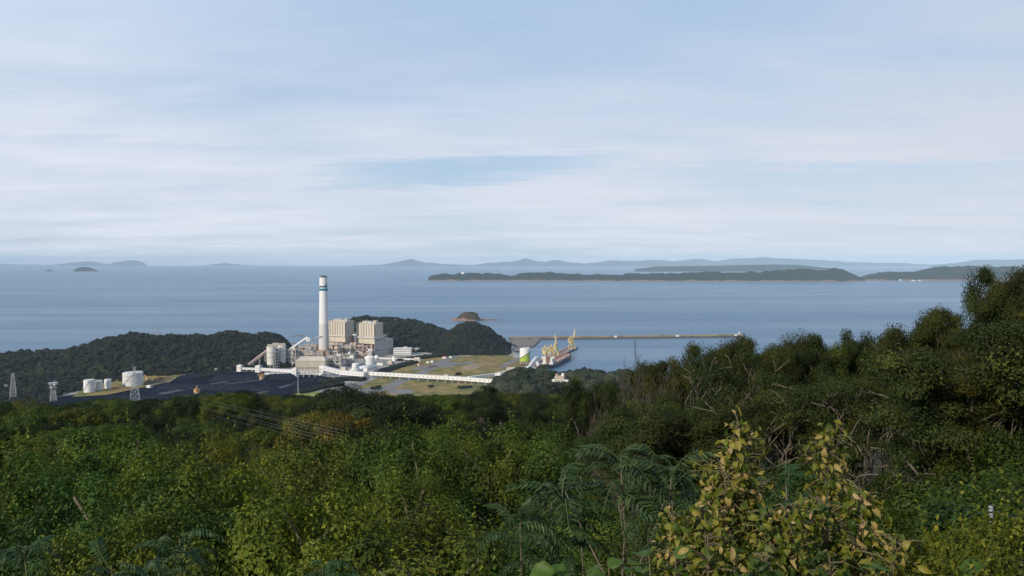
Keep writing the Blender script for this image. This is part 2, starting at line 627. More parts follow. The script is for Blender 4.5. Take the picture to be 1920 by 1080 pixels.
def ridge_sheet(name, pts, wf, wb, base, mt, lift=0.0, nu=80, nv=28, amp=3.0, fq=0.02, seed=1, power=1.0, forest=None, n_tree=0, tree_r=4.0, sub=2, forest_mat=None, vmin=-1.0, vmax=0.4, umin=0.0, umax=1.0):
    """a hill from the outline of its ridge: pts = (px, py of the skyline, depth)"""
    pp = [D(px, py, dd) for px, py, dd in pts]
    s = np.linspace(0, 1, len(pts))
    arr = np.array([(p.x, p.y, p.z - lift) for p in pp])

    def ridge(u):
        # smooth interpolation between outline points
        t = np.clip(u, 0, 1) * (len(pts) - 1)
        i = np.clip(t.astype(int), 0, len(pts) - 2)
        f = t - i
        return arr[i] * (1 - f)[:, None] + arr[i + 1] * f[:, None]

    def surf(u, v):
        c = ridge(u)
        rad = c[:, :2] / np.linalg.norm(c[:, :2], axis=1)[:, None]
        w = np.where(v < 0, wf, wb)
        o = c[:, :2] + rad * (v * w)[:, None]
        prof = np.cos(np.clip(np.abs(v), 0, 1) * math.pi / 2) ** power
        h = base + (c[:, 2] - base) * prof
        k = prof * 0.9 + 0.1
        h = h + amp * k * (vnoise(o[:, 0] * fq, o[:, 1] * fq, seed) * 0.5 + vnoise(o[:, 0] * fq * 2.7, o[:, 1] * fq * 2.7, seed + 9) * 0.35) * (np.abs(v) < 0.98)
        return np.stack([o[:, 0], o[:, 1], h - 0.6 * (np.abs(v) > 0.98)], -1)
    U, W = np.meshgrid(np.linspace(0, 1, nu), np.linspace(-1, 1, nv), indexing="ij")
    V = surf(U.ravel(), W.ravel())
    i, j = np.meshgrid(np.arange(nu - 1), np.arange(nv - 1), indexing="ij")
    a = (i * nv + j).ravel()
    Q = np.stack([a, a + nv, a + nv + 1, a + 1], -1)
    tag(link(name, mesh_np(name, V, Q, mt, smooth=True)), kind="structure")
    if forest:
        r = np.random.default_rng(seed + 50)
        u, v = r.uniform(umin, umax, n_tree), r.uniform(vmin, vmax, n_tree)
        p = surf(u, v)
        ok = p[:, 2] > base + 0.4
        p = p[ok]
        rad = tree_r * np.clip(r.lognormal(-0.12, 0.36, len(p)), 0.45, 2.1)
        p[:, 2] += rad * 0.45
        tag(blob_forest(forest, p, rad, forest_mat or FOREST, sub, seed), kind="stuff", label=None)


# left ridge behind the coal yard
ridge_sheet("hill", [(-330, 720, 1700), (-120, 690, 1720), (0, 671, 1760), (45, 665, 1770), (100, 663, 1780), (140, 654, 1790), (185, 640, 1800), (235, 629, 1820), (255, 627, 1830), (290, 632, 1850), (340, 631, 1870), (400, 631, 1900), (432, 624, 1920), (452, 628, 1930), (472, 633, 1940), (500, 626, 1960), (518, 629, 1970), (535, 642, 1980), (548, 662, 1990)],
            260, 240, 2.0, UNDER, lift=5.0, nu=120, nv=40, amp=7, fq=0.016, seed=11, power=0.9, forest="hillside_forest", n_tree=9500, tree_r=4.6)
# long hill behind the boiler houses
ridge_sheet("hill", [(585, 660, 2300), (610, 630, 2310), (640, 606, 2320), (665, 597, 2330), (685, 594, 2330), (702, 599, 2330), (722, 598, 2330), (745, 599, 2330), (775, 602, 2330), (800, 609, 2330), (825, 616, 2320), (850, 628, 2300), (875, 650, 2290)],
            300, 200, 2.0, UNDER, lift=5.0, nu=80, nv=40, amp=5, fq=0.015, seed=21, power=0.85, forest="hillside_forest", n_tree=5200, tree_r=4.6)
# the round hill by the harbour
ridge_sheet("hill", [(800, 662, 2120), (822, 640, 2125), (840, 621, 2130), (862, 608, 2135), (880, 604, 2140), (895, 605, 2140), (912, 613, 2140), (932, 629, 2140), (952, 645, 2140), (972, 661, 2140)],
            170, 190, 2.0, UNDER, lift=9.0, nu=70, nv=40, amp=4, fq=0.018, seed=31, power=0.8, forest="hillside_forest", n_tree=4200, tree_r=4.2)
# the wooded headland between the lookout and the pier
ridge_sheet("hill", [(905, 752, 980), (925, 730, 1000), (945, 712, 1010), (965, 702, 1020), (990, 700, 1030), (1020, 703, 1040), (1048, 712, 1045), (1075, 708, 1050), (1095, 700, 1050), (1112, 704, 1050), (1135, 709, 1050), (1165, 704, 1060), (1200, 702, 1070), (1300, 700, 1090), (1450, 712, 1100), (1650, 740, 1100)],
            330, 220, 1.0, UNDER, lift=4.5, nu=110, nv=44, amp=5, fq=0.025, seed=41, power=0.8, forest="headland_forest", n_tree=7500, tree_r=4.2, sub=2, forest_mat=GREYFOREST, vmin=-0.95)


def island_material(name, wood, rock, shore):
    m = bpy.data.materials.new(name)
    m.use_nodes = True
    T = NT(m.node_tree)
    tc = T.n("ShaderNodeTexCoord")
    o = tc.outputs["Object"]
    sp = T.n("ShaderNodeSeparateXYZ")
    T.l(o, sp.inputs[0])
    nz = T.noise(o, 0.0055, 6, 0.7)
    n2 = T.noise(o, 0.06, 3, 0.6)
    c = T.mix(T.ramp(n2, [(0.35, 0.0), (0.65, 1.0)]), tuple(k * 0.55 for k in wood), wood)
    band = T.math("SUBTRACT", T.math("ADD", sp.outputs[2], T.math("MULTIPLY", T.math("SUBTRACT", nz, 0.5), -shore * 6.0)), shore)
    f = T.ramp(T.math("ADD", T.math("DIVIDE", band, shore), 0.5), [(0.3, 1.0), (0.6, 0.0)])
    c = T.mix(f, c, rock)
    b = T.n("ShaderNodeBsdfPrincipled")
    T.l(c, b.inputs["Base Color"])
    b.inputs["Roughness"].default_value = 0.9
    b.inputs["Specular IOR Level"].default_value = 0.15
    out = T.n("ShaderNodeOutputMaterial")
    T.l(b.outputs[0], out.inputs[0])
    return m


ISLE = island_material("island_wood_and_rock", (0.016, 0.024, 0.012), (0.20, 0.12, 0.075), 13.0)
FARWOOD = island_material("far_mountain_wood", (0.014, 0.022, 0.016), (0.05, 0.05, 0.04), 3.0)
ROCKY = island_material("islet_rock_and_scrub", (0.060, 0.046, 0.028), (0.21, 0.125, 0.085), 13.0)


def tooth(pts, seed, a):
    """roughen an outline: more points with small ups and downs"""
    r = random.Random(seed)
    out = []
    for (x0, y0, d0), (x1, y1, d1) in zip(pts, pts[1:]):
        n = max(1, int(abs(x1 - x0) / 7))
        for k in range(n):
            t = k / n
            out.append((x0 + (x1 - x0) * t, y0 + (y1 - y0) * t + (r.uniform(-a, a) if k or out else 0), d0 + (d1 - d0) * t))
    return out + [pts[-1]]


ridge_sheet("island", tooth([(803, 522, 10500), (812, 517, 10500), (830, 513, 10500), (860, 513, 10500), (890, 512, 10500), (912, 514, 10500), (960, 516, 10500), (985, 512, 10500), (1020, 511, 10450), (1070, 513, 10400), (1120, 515, 10350), (1160, 516, 10300), (1210, 513, 10250), (1250, 513, 10200), (1290, 511, 10200), (1330, 510, 10150), (1360, 512, 10100), (1420, 510, 10100), (1450, 508, 10100), (1480, 505, 10100), (1505, 505, 10100), (1530, 507, 10100), (1565, 504, 10100), (1580, 507, 10100), (1600, 515, 10100), (1622, 523, 10100)], 5, 1.1),
            330, 600, 0.0, ISLE, nu=240, nv=30, amp=24, fq=0.012, seed=51, power=0.75)
ridge_sheet("island", tooth([(1596, 523, 10700), (1625, 516, 10700), (1650, 511, 10700), (1680, 510, 10700), (1712, 509, 10700), (1745, 503, 10700), (1770, 499, 10700), (1790, 501, 10700), (1815, 498, 10700), (1840, 500, 10700), (1870, 502, 10700), (1910, 500, 10700), (1990, 503, 10700), (2100, 515, 10700)], 6, 1.0),
            420, 700, 0.0, ISLE, nu=160, nv=30, amp=24, fq=0.012, seed=52, power=0.8)
# low far shore behind the islands, then the mountains
ridge_sheet("mountain", tooth([(1190, 505, 21000), (1230, 500, 21000), (1270, 499, 21000), (1320, 498, 21000), (1380, 497, 21000), (1440, 496, 21000), (1500, 497, 21000), (1540, 501, 21000), (1580, 505, 21000)], 7, 0.4), 800, 800, 0, FARWOOD, nu=120, nv=16, amp=14, fq=0.004, seed=53)
ridge_sheet("mountain", tooth([(640, 499, 50000), (720, 496, 50000), (745, 491, 50000), (771, 486, 50000), (790, 491, 50000), (830, 495, 50000), (880, 497, 50000), (920, 493, 50000), (960, 490, 50000), (985, 484, 50000), (1005, 489, 50000), (1022, 491, 50000), (1045, 486, 50000), (1070, 492, 50000), (1100, 494, 50000), (1140, 489, 50000), (1180, 489, 50000), (1240, 487, 50000), (1265, 490, 50000), (1310, 485, 50000), (1345, 490, 50000), (1375, 485, 50000), (1430, 483, 50000), (1480, 485, 50000), (1540, 487, 50000), (1600, 492, 50000), (1680, 493, 50000), (1760, 497, 50000)], 8, 0.9), 2500, 2500, 0, FARWOOD, nu=260, nv=16, amp=18, fq=0.002, seed=54)
ridge_sheet("mountain", tooth([(1740, 498, 42000), (1800, 492, 42000), (1830, 487, 42000), (1880, 487, 42000), (1920, 486, 42000), (2000, 484, 42000), (2100, 490, 42000)], 9, 0.7), 1200, 1200, 0, FARWOOD, nu=80, nv=16, amp=14, fq=0.002, seed=55)
ridge_sheet("mountain", tooth([(-200, 497, 55000), (-60, 495, 55000), (20, 495.5, 55000), (100, 497, 55000), (135, 492, 55000), (170, 490, 55000), (195, 494, 55000), (205, 496, 55000), (220, 490, 55000), (250, 488, 55000), (268, 491, 55000), (278, 498, 55000)], 10, 0.7), 900, 900, 0, FARWOOD, nu=90, nv=14, amp=12, fq=0.002, seed=56)
ridge_sheet("mountain", tooth([(360, 499, 58000), (400, 496, 58000), (420, 493, 58000), (440, 495, 58000), (480, 498, 58000), (520, 500, 58000)], 12, 0.3), 900, 900, 0, FARWOOD, nu=40, nv=12, amp=8, fq=0.002, seed=57)
ridge_sheet("island", tooth([(136, 509, 20500), (144, 503, 20500), (156, 500, 20500), (168, 501, 20500), (178, 505, 20500), (186, 509, 20500)], 13, 0.3), 260, 300, 0, ISLE, nu=40, nv=12, amp=6, fq=0.006, seed=58, power=0.6)
ridge_sheet("island", [(83, 509.5, 20500), (88, 506, 20500), (93, 505, 20500), (97, 507, 20500), (101, 509.5, 20500)], 120, 160, 0, ISLE, nu=20, nv=10, amp=3, fq=0.01, seed=59, power=0.6)
# the rocky islet off the round hill, its reef and the skerries off the left ridge
ridge_sheet("islet", [(846, 600.2, 3245), (852, 597.5, 3245), (858, 594.5, 3245), (864, 590.5, 3245), (870, 586.5, 3245), (878, 584.8, 3245), (887, 585.6, 3245), (893, 588.5, 3245), (897, 593, 3245), (900, 597.5, 3245), (906, 599.2, 3245), (922, 599.4, 3245), (936, 600.4, 3245), (946, 600.8, 3245)],
            42, 60, -0.5, ROCKY, nu=90, nv=30, amp=5.5, fq=0.07, seed=61, power=0.85, forest="islet_scrub", n_tree=170, tree_r=1.7, vmin=-0.36, vmax=0.5, umin=0.41, umax=0.60, forest_mat=leaf_mat("islet_scrub_leaves", [(0.0, (0.020, 0.016, 0.008)), (0.5, (0.040, 0.036, 0.018)), (1.0, (0.075, 0.062, 0.032))], trans=0.0, rough=0.8, spec=0.1, obj_tint=False))


def reef(pix, w, seed):
    """flat broken rocks just above the water"""
    r = np.random.default_rng(seed)
    c = []
    for (x0, y0), (x1, y1) in zip(pix, pix[1:]):
        for k in range(9):
            u = k / 9
            p = P(x0 + (x1 - x0) * u, y0 + (y1 - y0) * u, 0)
            c.append((p.x, p.y + r.normal(0, w * 0.5), -0.3))
    rad = r.uniform(0.4, 1.0, len(c)) * w
    o = blob_forest("reef", np.array(c), rad, ROCKY, 2, seed, 0.22)
    tag(o, kind="structure")


reef([(830, 600.6), (842, 599.8), (852, 600.4)], 7, 62)
reef([(548, 630.6), (560, 629.6), (578, 630.8)], 8, 63)
reef([(543, 645.2), (553, 643.8), (567, 645.0)], 6, 64)

# ------------------------------------------------------------------ the plant's ground, sheets one above the other
G = 5.0


def sheet(name, pix, z, mt, h=0.5, kind="structure"):
    b = MB()
    b.poly([P(px, py, z) for px, py in pix], h, 0)
    return tag(b.build(name, mt), kind=kind)


def field_material():
    m = bpy.data.materials.new("dry_meadow")
    m.use_nodes = True
    T = NT(m.node_tree)
    tc = T.n("ShaderNodeTexCoord")
    o = tc.outputs["Object"]
    a = T.noise(T.mapping(o, (1, 1, 1)), 0.012, 5, 0.6)
    b_ = T.noise(o, 0.05, 6, 0.7)
    c = T.ramp(a, [(0.32, (0.10, 0.115, 0.035)), (0.45, (0.21, 0.175, 0.06)), (0.58, (0.27, 0.185, 0.075)), (0.7, (0.23, 0.135, 0.065))])
    c = T.mix(T.ramp(b_, [(0.40, 0.75), (0.56, 0.0)]), c, (0.075, 0.085, 0.030))
    c = T.mix(T.ramp(b_, [(0.62, 0.0), (0.75, 0.6)]), c, (0.34, 0.27, 0.15))
    b = T.n("ShaderNodeBsdfPrincipled")
    T.l(c, b.inputs["Base Color"])
    b.inputs["Roughness"].default_value = 0.95
    b.inputs["Specular IOR Level"].default_value = 0.1
    out = T.n("ShaderNodeOutputMaterial")
    T.l(b.outputs[0], out.inputs[0])
    return m


MEADOW = field_material()
sheet("plant_ground", [(-500, 800), (-500, 690), (-50, 668), (300, 650), (540, 648), (700, 640), (840, 640), (940, 654), (962, 659), (975, 664), (992, 672), (998, 680), (1002, 690), (1012, 704), (1060, 720), (1080, 800), (900, 880), (300, 880)], G, M["concrete"], 8.0)
sheet("coal_yard_ground", [(60, 762), (110, 744), (160, 736), (230, 724), (330, 708), (395, 699), (470, 696), (560, 699), (612, 706), (655, 712), (600, 728), (545, 744), (500, 760), (300, 790), (90, 790)], G + 0.3, M["coal"], 0.2)
sheet("meadow_ground", [(560, 790), (640, 742), (668, 728), (700, 712), (722, 702), (756, 688), (800, 672), (842, 663), (880, 661), (930, 662), (962, 668), (985, 684), (960, 705), (945, 725), (930, 800)], G + 0.25, MEADOW, 0.2)
for pix in ([(655, 742), (662, 731), (690, 727), (722, 723), (742, 712), (760, 709), (785, 697), (800, 690), (812, 681), (824, 676), (845, 669), (862, 662), (874, 662), (858, 670), (842, 677), (828, 683), (818, 690), (808, 696), (786, 708), (762, 716), (745, 725), (728, 731), (700, 738), (690, 748)],
            [(935, 688), (952, 678), (964, 673), (982, 667), (986, 670), (968, 677), (957, 682), (945, 690)],
            [(770, 690), (822, 683), (860, 680), (892, 677), (890, 680), (852, 685), (800, 691), (775, 694)]):
    sheet("service_road", pix, G + 0.4, M["asphalt"], 0.1)
for pix in ([(816, 684), (824, 679), (838, 678), (856, 679), (862, 682), (850, 688), (826, 689)], [(592, 740), (636, 724), (694, 713), (672, 728), (640, 746)], [(722, 735), (738, 729), (760, 729), (778, 733), (772, 738), (740, 739)]):
    sheet("hardstanding_ground", pix, G + 0.45, M["asphalt"], 0.1)
sheet("bare_earth_ground", [(862, 690), (872, 685), (888, 681), (908, 682), (900, 688), (885, 693), (866, 693)], G + 0.45, M["tan"], 0.1)
sheet("bare_earth_ground", [(860, 663), (880, 661), (892, 664), (882, 669), (862, 669)], G + 0.45, M["tan"], 0.1)
sheet("grass_ground", [(528, 747), (545, 740), (570, 734), (598, 733), (606, 738), (596, 745), (560, 749)], G + 0.5, mat("mown_grass", (0.19, 0.215, 0.055), 0.95, 0.1, 0.05), 0.1)
# the harbour quay beside the round hill
sheet("quay_ground", [(955, 637), (1004, 633), (1013, 637), (1000, 649), (972, 650), (962, 645)], 3.5, M["quay"], 6)
sheet("quay_ground", [(940, 660), (948, 655), (975, 652), (985, 655), (960, 660)], 3.5, M["quay"], 6)


def valley_forest(pix, n, seed, rad=4.4):
    """wood on the flat land beside the coal yard"""
    r = np.random.default_rng(seed)
    x = r.uniform(min(p[0] for p in pix), max(p[0] for p in pix), n)
    y = r.uniform(min(p[1] for p in pix), max(p[1] for p in pix), n)
    ins = np.zeros(n, bool)
    for (x0, y0), (x1, y1) in zip(pix, pix[1:] + pix[:1]):
        c = (y0 > y) != (y1 > y)
        ins ^= c & (x < (x1 - x0) * (y - y0) / ((y1 - y0) or 1e-9) + x0)
    pts = []
    for px, py in zip(x[ins], y[ins]):
        p = P(px, py, G)
        pts.append((p.x, p.y, G + r.uniform(0.5, 4.5)))
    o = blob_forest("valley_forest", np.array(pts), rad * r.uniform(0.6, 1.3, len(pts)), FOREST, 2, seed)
    tag(o, kind="stuff")


valley_forest([(-300, 800), (-300, 690), (0, 695), (120, 700), (230, 698), (330, 693), (400, 688), (428, 690), (400, 698), (330, 705), (300, 706), (262, 707), (225, 716), (160, 720), (150, 733), (112, 742), (90, 752), (40, 775)], 5200, 5)

valley_forest([(470, 765), (505, 752), (528, 749), (560, 750), (600, 748), (640, 743), (668, 742), (690, 750), (690, 800), (470, 800)], 900, 6, 3.4)
valley_forest([(-200, 790), (-200, 735), (20, 742), (60, 746), (95, 752), (95, 790)], 700, 7, 3.8)
# ------------------------------------------------------------------ the power station
def back(p, k):
    """the point k metres straight behind p as seen from the lookout"""
    d = Vector((p[0], p[1], 0)).normalized()
    return Vector(p) + d * k


def mpp(px, py, z=G):
    """metres per photograph pixel at a ground point"""
    return P(px, py, z).y / F


AX = math.radians(30)
TV = Vector((math.cos(AX), -math.sin(AX), 0))     # along the boiler row, to the right and nearer
MV = Vector((math.sin(AX), math.cos(AX), 0))      # away from the lookout
RZ = -AX


def make_chimney():
    base = P(607.5, 671.5, G)
    top_z = D(607.5, 518.5, base.y).z
    H = top_z - base.z
    t = empty("chimney", base, "tall white chimney with navy and teal bands near its top", "chimney")

    def rad(z):
        return 12.9 + (9.3 - 12.9) * (z / H)
    zs = {k: D(607.5, v, base.y).z - base.z for k, v in dict(n0=539, n1=536, l0=540.6, t0=545.2, cap=520, grey=607).items()}

    def ring(name, z0, z1, m, out=0.0, steps=1):
        b = MB()
        pts = [(0, 0, z0 + (z1 - z0) * k / steps) for k in range(steps + 1)]
        b.tube(pts, [rad(p[2]) + out for p in pts], 40, 0, True, True)
        return b.build(name, m, t)
    lower = mat("greyer_chimney_concrete", (0.53, 0.505, 0.48), 0.75, 0.03, 0.03, streak=True)  # the lower shaft is a greyer beige than the upper
    upper = mat("painted_chimney_concrete", (0.64, 0.635, 0.63), 0.65, 0.012, 0.03, streak=True)
    ring("shaft_base", 0, zs["grey"], lower, 0, 6)
    ring("shaft", zs["grey"] + 0.02, zs["t0"], upper, 0, 8)
    ring("teal_band", zs["t0"] + 0.01, zs["l0"], M["teal"], 0.05)
    ring("white_band", zs["l0"] + 0.01, zs["n0"], M["bright"], 0.05)
    ring("navy_band", zs["n0"] + 0.01, zs["n1"], M["navy"], 0.05)
    head = ring("shaft_head", zs["n1"] + 0.01, zs["cap"], upper)
    rim = ring("rim", zs["cap"] + 0.01, H, M["darksteel"], 0.25)
    for k in range(4):
        a = math.pi / 4 + k * math.pi / 2
        b = MB()
        b.cyl((4.2 * math.cos(a), 4.2 * math.sin(a), H - 0.5), 2.8, 3.0, 16)
        b.build("flue", M["darksteel"], rim)
    # the dark wing-shaped emblem above the bands, on the right of the shaft
    b = MB()
    z0 = D(607.5, 534.4, base.y).z - base.z
    for (a0, a1, h0, h1, g0, g1) in ((34, 52, 0.0, 1.2, 0.8, 3.2), (50, 66, 1.0, 2.8, 3.2, 5.0), (64, 84, 2.6, 4.6, 4.8, 5.4), (30, 62, -2.2, -1.2, -1.4, 0.2)):
        n = 5
        i0 = len(b.v)
        for k in range(n + 1):
            w = k / n
            a = math.radians(-90 + a0 + (a1 - a0) * w)
            for h in (h0 + (h1 - h0) * w, g0 + (g1 - g0) * w):
                rr = rad(z0 + h) + 0.12
                b.v.append((rr * math.cos(a), rr * math.sin(a), z0 + h))
        for k in range(n):
            q = i0 + 2 * k
            b.face([q, q + 2, q + 3, q + 1])
    b.build("emblem", M["navy"], head)
    # steel work round the foot
    b = MB()
    for k in range(12):
        a = 2 * math.pi * k / 12
        b.bar((16 * math.cos(a), 16 * math.sin(a), 0), (16 * math.cos(a), 16 * math.sin(a), 22), 0.9)
    for z in (7, 14, 21):
        b.tube([(16 * math.cos(2 * math.pi * k / 24), 16 * math.sin(2 * math.pi * k / 24), z) for k in range(25)], 0.7, 4, 0, False)
    b.build("foot_platform", M["orange"], t)
    b = MB()
    b.box((-6, -17, 8), (16, 8, 11), 0.1)
    b.box((14, -10, 6), (9, 14, 12), 0.1)
    b.build("flue_duct", M["beige"], t)
    return t


make_chimney()

CORNER = P(702, 668, G)


def lp(a, m, z=0.0):
    """point a metres back along the boiler row and m metres deep"""
    return CORNER - TV * a + MV * m + Vector((0, 0, z))


def boiler_house(a0, W, label, H=80.0, dark=False):
    """boiler tower with ribbed front over a lower block"""
    c = lp(a0 + W / 2, 17)
    t = empty("boiler_house", c, label, "boiler house", "twin boiler houses", RZ)
    lowH, dep = 47.0, 34.0
    b = MB()
    b.box((0, 2, lowH), (W, dep - 4, H - lowH))
    tw = b.build("tower_wall", M["cream"], t)
    n = 7
    for k in range(n):
        x = -W / 2 + W * (k + 0.5) / n
        b = MB()
        b.box((x, -dep / 2 + 1.0, lowH + 0.5), (W / n * 0.80, 1.3, H - lowH - 0.7))
        b.build("front_rib", M["cream"], tw)
    b = MB()
    b.box((0, -dep / 2 + 1.75, lowH + 0.4), (W - 1.5, 0.5, H - lowH - 1.0))
    b.build("front_groove", M["groove"], tw)
    b = MB()
    b.box((0, 0, 30), (W, dep, 14.5))
    b.build("lower_wall", M["cream"], t)
    b = MB()
    b.box((0, 4, 0), (W, dep - 10, 30))
    b.build("base_wall", M["beige"], t)
    b = MB()
    b.box((0, -1.5, 44.5), (W + 3, dep + 4, 2.5))
    b.build("gallery", M["white"], t)
    b = MB()
    b.box((0, 2, H), (W + 1, dep - 3, 1.2))
    b.box((-W * 0.1, 2, H + 1.2), (W * 0.42, 16, 4.0))
    b.box((W * 0.28, 4, H + 1.2), (9, 9, 6.0))
    rf = b.build("roof", M["cream"], t)
    for k in range(5):
        b = MB()
        b.cyl((-W * 0.4 + k * W * 0.19, -7 + 3 * (k % 2), H + 1.2), 0.6, 4 + 2.5 * (k % 3), 6)
        b.build("vent_pipe", M["steel"], rf)
    for k in range(3):
        b = MB()
        b.cyl((W * 0.1 + k * 5, -8, H + 1.2), 1.6, 3.0, 10)
        b.build("roof_vent", M["bright"], rf)
    # boiler side openings: ducts and dark bays under the gallery
    for k in range(4):
        b = MB()
        b.box((-W * 0.36 + k * W * 0.23, -dep / 2 + 5, 3 + 3 * (k % 2)), (W * 0.10, 9.6, 22))
        b.build("air_duct", M["pink"], t)
    for k in range(3):
        b = MB()
        b.box((-W * 0.27 + k * W * 0.25, -dep / 2 + 7.5, 9), (W * 0.12, 4.0, 12))
        b.build("equipment_bay", M["darksteel"], t)
    return t


boiler_house(0, 59.5, "cream boiler house with ribbed front beside the stepped turbine hall")
boiler_house(95, 59.5, "cream boiler house with ribbed front standing right behind the chimney", 81.5)


def bunker_bay():
    t = empty("bunker_bay", lp(17.5, 34 + 8), "recessed coal bunker bay between the two boiler houses, its shade painted dark", "bunker bay", None, RZ)
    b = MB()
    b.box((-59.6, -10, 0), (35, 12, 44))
    b.build("recess_wall", mat("shade_toned_panel", (0.16, 0.14, 0.15), 0.8, 0.08, 0.05), t)  # wall painted dark for the shade that lies in the gap
    b = MB()
    b.box((-59.6, -17, 46), (34.5, 4, 3.2))
    b.build("bridge_gallery", M["white"], t)


bunker_bay()


def turbine_hall():
    L = 160.0
    c = lp(L / 2, 34.4 + 19.5)
    t = empty("turbine_hall", c, "long stepped turbine hall with small window rows right of the boiler houses", "turbine hall", None, RZ)
    b = MB()
    b.box((0, -12, 0), (L, 15, 49.5))
    uw = b.build("upper_wall", M["grey"], t)
    b = MB()
    b.box((0, 7.6, 0), (L + 1, 24, 38))
    hwall = b.build("hall_wall", M["grey"], t)
    b = MB()
    b.box((0, -12, 49.5), (L + 0.8, 15.8, 1.0))
    b.box((0, 7.8, 38), (L + 1.8, 24.6, 1.0))
    b.build("roof", M["cream"], t)
    for m0, z, n in ((-12, 43, 5), (-12, 33, 4), (7.6, 27, 5), (7.6, 11, 6)):
        for k in range(n):
            w = MB()
            x = L / 2 + (0.06 if m0 < 0 else 0.56)
            y = m0 + (k - (n - 1) / 2) * 2.6 * (1.3 if m0 > 0 else 1)
            w.box((x, y, z), (0.12, 1.5, 2.2))
            w.build("window", M["glass"], uw if m0 < 0 else hwall)
    # the lower wing's end wall in front, level with the boiler side
    b = MB()
    b.box((L / 2 + 0.35, -36.5, 0), (0.8, 33.8, 46))
    ew = b.build("end_wall", M["grey"], t)
    for z in (12, 38):
        for k in range(8):
            w = MB()
            w.box((L / 2 + 0.82, -50 + k * 3.8, z), (0.12, 2.2, 2.4))
            w.build("window", M["glass"], ew)


turbine_hall()


def office_block(pxa, pxb, py, h, dep, label, floors=3, name="office_block", rz=RZ * 0.0):
    a, c = P(pxa, py), P(pxb, py)
    L = (c - a).length
    t = empty(name, back((a + c) / 2, dep / 2), label, "building", None, rz)
    b = MB()
    b.box((0, 0, 0), (L, dep, h))
    wl = b.build("wall", M["bright"], t)
    b = MB()
    b.box((0, 0, h), (L + 0.8, dep + 0.8, 0.7))
    b.box((L * 0.15, 1, h + 0.7), (L * 0.2, dep * 0.5, 2.6))
    b.build("roof", M["white"], t)
    n = max(3, int(L / 4.5))
    for f in range(floors):
        for k in range(n):
            w = MB()
            w.box((-L / 2 + L * (k + 0.5) / n, -dep / 2 - 0.06, h * (f + 0.35) / floors), (L / n * 0.62, 0.12, h / floors * 0.45))
            w.build("window", M["glass"], wl)
    return t


office_block(739, 772, 665, 15, 26, "three storey white office block beside the grey turbine hall")
office_block(770, 788, 660, 9, 18, "low white office wing behind the three storey office block", 2, "office_wing")


# coal silos
def silo(px, py, ptop, wpx, label, slant=0.0):
    base = P(px, py)
    k = mpp(px, py)
    r, h = wpx / 2 * k, D(px, ptop, base.y).z - base.z
    t = empty("coal_silo", base, label, "silo", "coal silos")
    b = MB()
    b.cyl((0, 0, 9), r, h - 9, 28)
    dr = b.build("drum", M["white"], t)
    b = MB()
    for i in range(8):
        a = 2 * math.pi * i / 8
        b.bar((r * 0.9 * math.cos(a), r * 0.9 * math.sin(a), 0), (r * 0.9 * math.cos(a), r * 0.9 * math.sin(a), 9.2), 1.4)
    b.cyl((0, 0, 5.5), r * 0.55, 3.6, 16, 0, r * 0.9)
    b.build("support_frame", M["steel"], t)
    b = MB()
    b.cyl((0, 0, h), r * 1.02, 1.0, 28)
    b.box((0, 0, h + 1), (r * 1.5, r * 0.9, 4), 0.4)
    b.build("roof", M["cream"], t)
    b = MB()
    for z in (h * 0.55, h * 0.75):
        b.tube([(1.05 * r * math.cos(2 * math.pi * i / 28), 1.05 * r * math.sin(2 * math.pi * i / 28), z) for i in range(29)], 0.6, 4, 0, False)
    b.build("walkway", M["pink"], dr)
    return t


silo(509, 691, 650, 17, "fat white coal silo beside the inclined conveyor")
silo(529, 688, 648, 15, "narrower coal silo right of the fat white silo")
silo(517, 680, 647, 14, "half hidden coal silo behind the two front silos")


def stair_frame(px, py, ptop, wpx, label, m="darksteel", dep=10, name="stair_tower", levels=6):
    base = P(px, py)
    k = mpp(px, py)
    w, h = wpx * k, D(px, ptop, base.y).z - base.z
    t = empty(name, base, label, "steel tower", None, RZ)
    b = MB()
    for x in (-w / 2, w / 2):
        for y in (-dep / 2, dep / 2):
            b.bar((x, y, 0), (x, y, h), 0.8)
    for i in range(levels):
        z0, z1 = h * i / levels, h * (i + 1) / levels
        b.bar((-w / 2, -dep / 2, z0), (w / 2, -dep / 2, z1), 0.5)
        b.bar((w / 2, dep / 2, z0), (-w / 2, dep / 2, z1), 0.5)
    b.build("frame", M[m], t)
    b = MB()
    for i in range(1, levels + 1):
        b.box((0, 0, h * i / levels - 0.3), (w + 0.8, dep + 0.8, 0.5))
    b.build("deck", M["steel"], t)
    return t


stair_frame(519, 693, 660, 5, "dark steel stair tower between the coal silos")


def shed(px0, px1, py, ptop, dep, hip, label, name, wall, roof, over=1.0):
    """long shed with a low pitched roof"""
    a, c = P(px0, py), P(px1, py)
    L = (c - a).length
    mid = (a + c) / 2
    h = D((px0 + px1) / 2, ptop, mid.y).z - mid.z
    hw = h * 0.72
    t = empty(name, back(mid, dep / 2), label, "building")
    b = MB()
    b.box((0, 0, 0), (L, dep, hw))
    b.build("wall", wall, t)
    b = MB()
    x, y, k = L / 2 + over, dep / 2 + over, hip
    v = [(-x, -y, hw), (x, -y, hw), (x, y, hw), (-x, y, hw), (-x + k, 0, h), (x - k, 0, h)]
    b.v = v
    for f in ((0, 1, 5, 4), (2, 3, 4, 5), (1, 2, 5), (3, 0, 4), (3, 2, 1, 0)):
        b.face(list(f))
    b.build("roof", roof, t)
    n = int(L / 6)
    for i in range(n):
        w = MB()
        w.box((-L / 2 + L * (i + 0.5) / n, -dep / 2 - 0.08, hw * 0.12), (L / n * 0.5, 0.16, hw * 0.22))
        w.build("shutter", M["groove"], t)
    return t


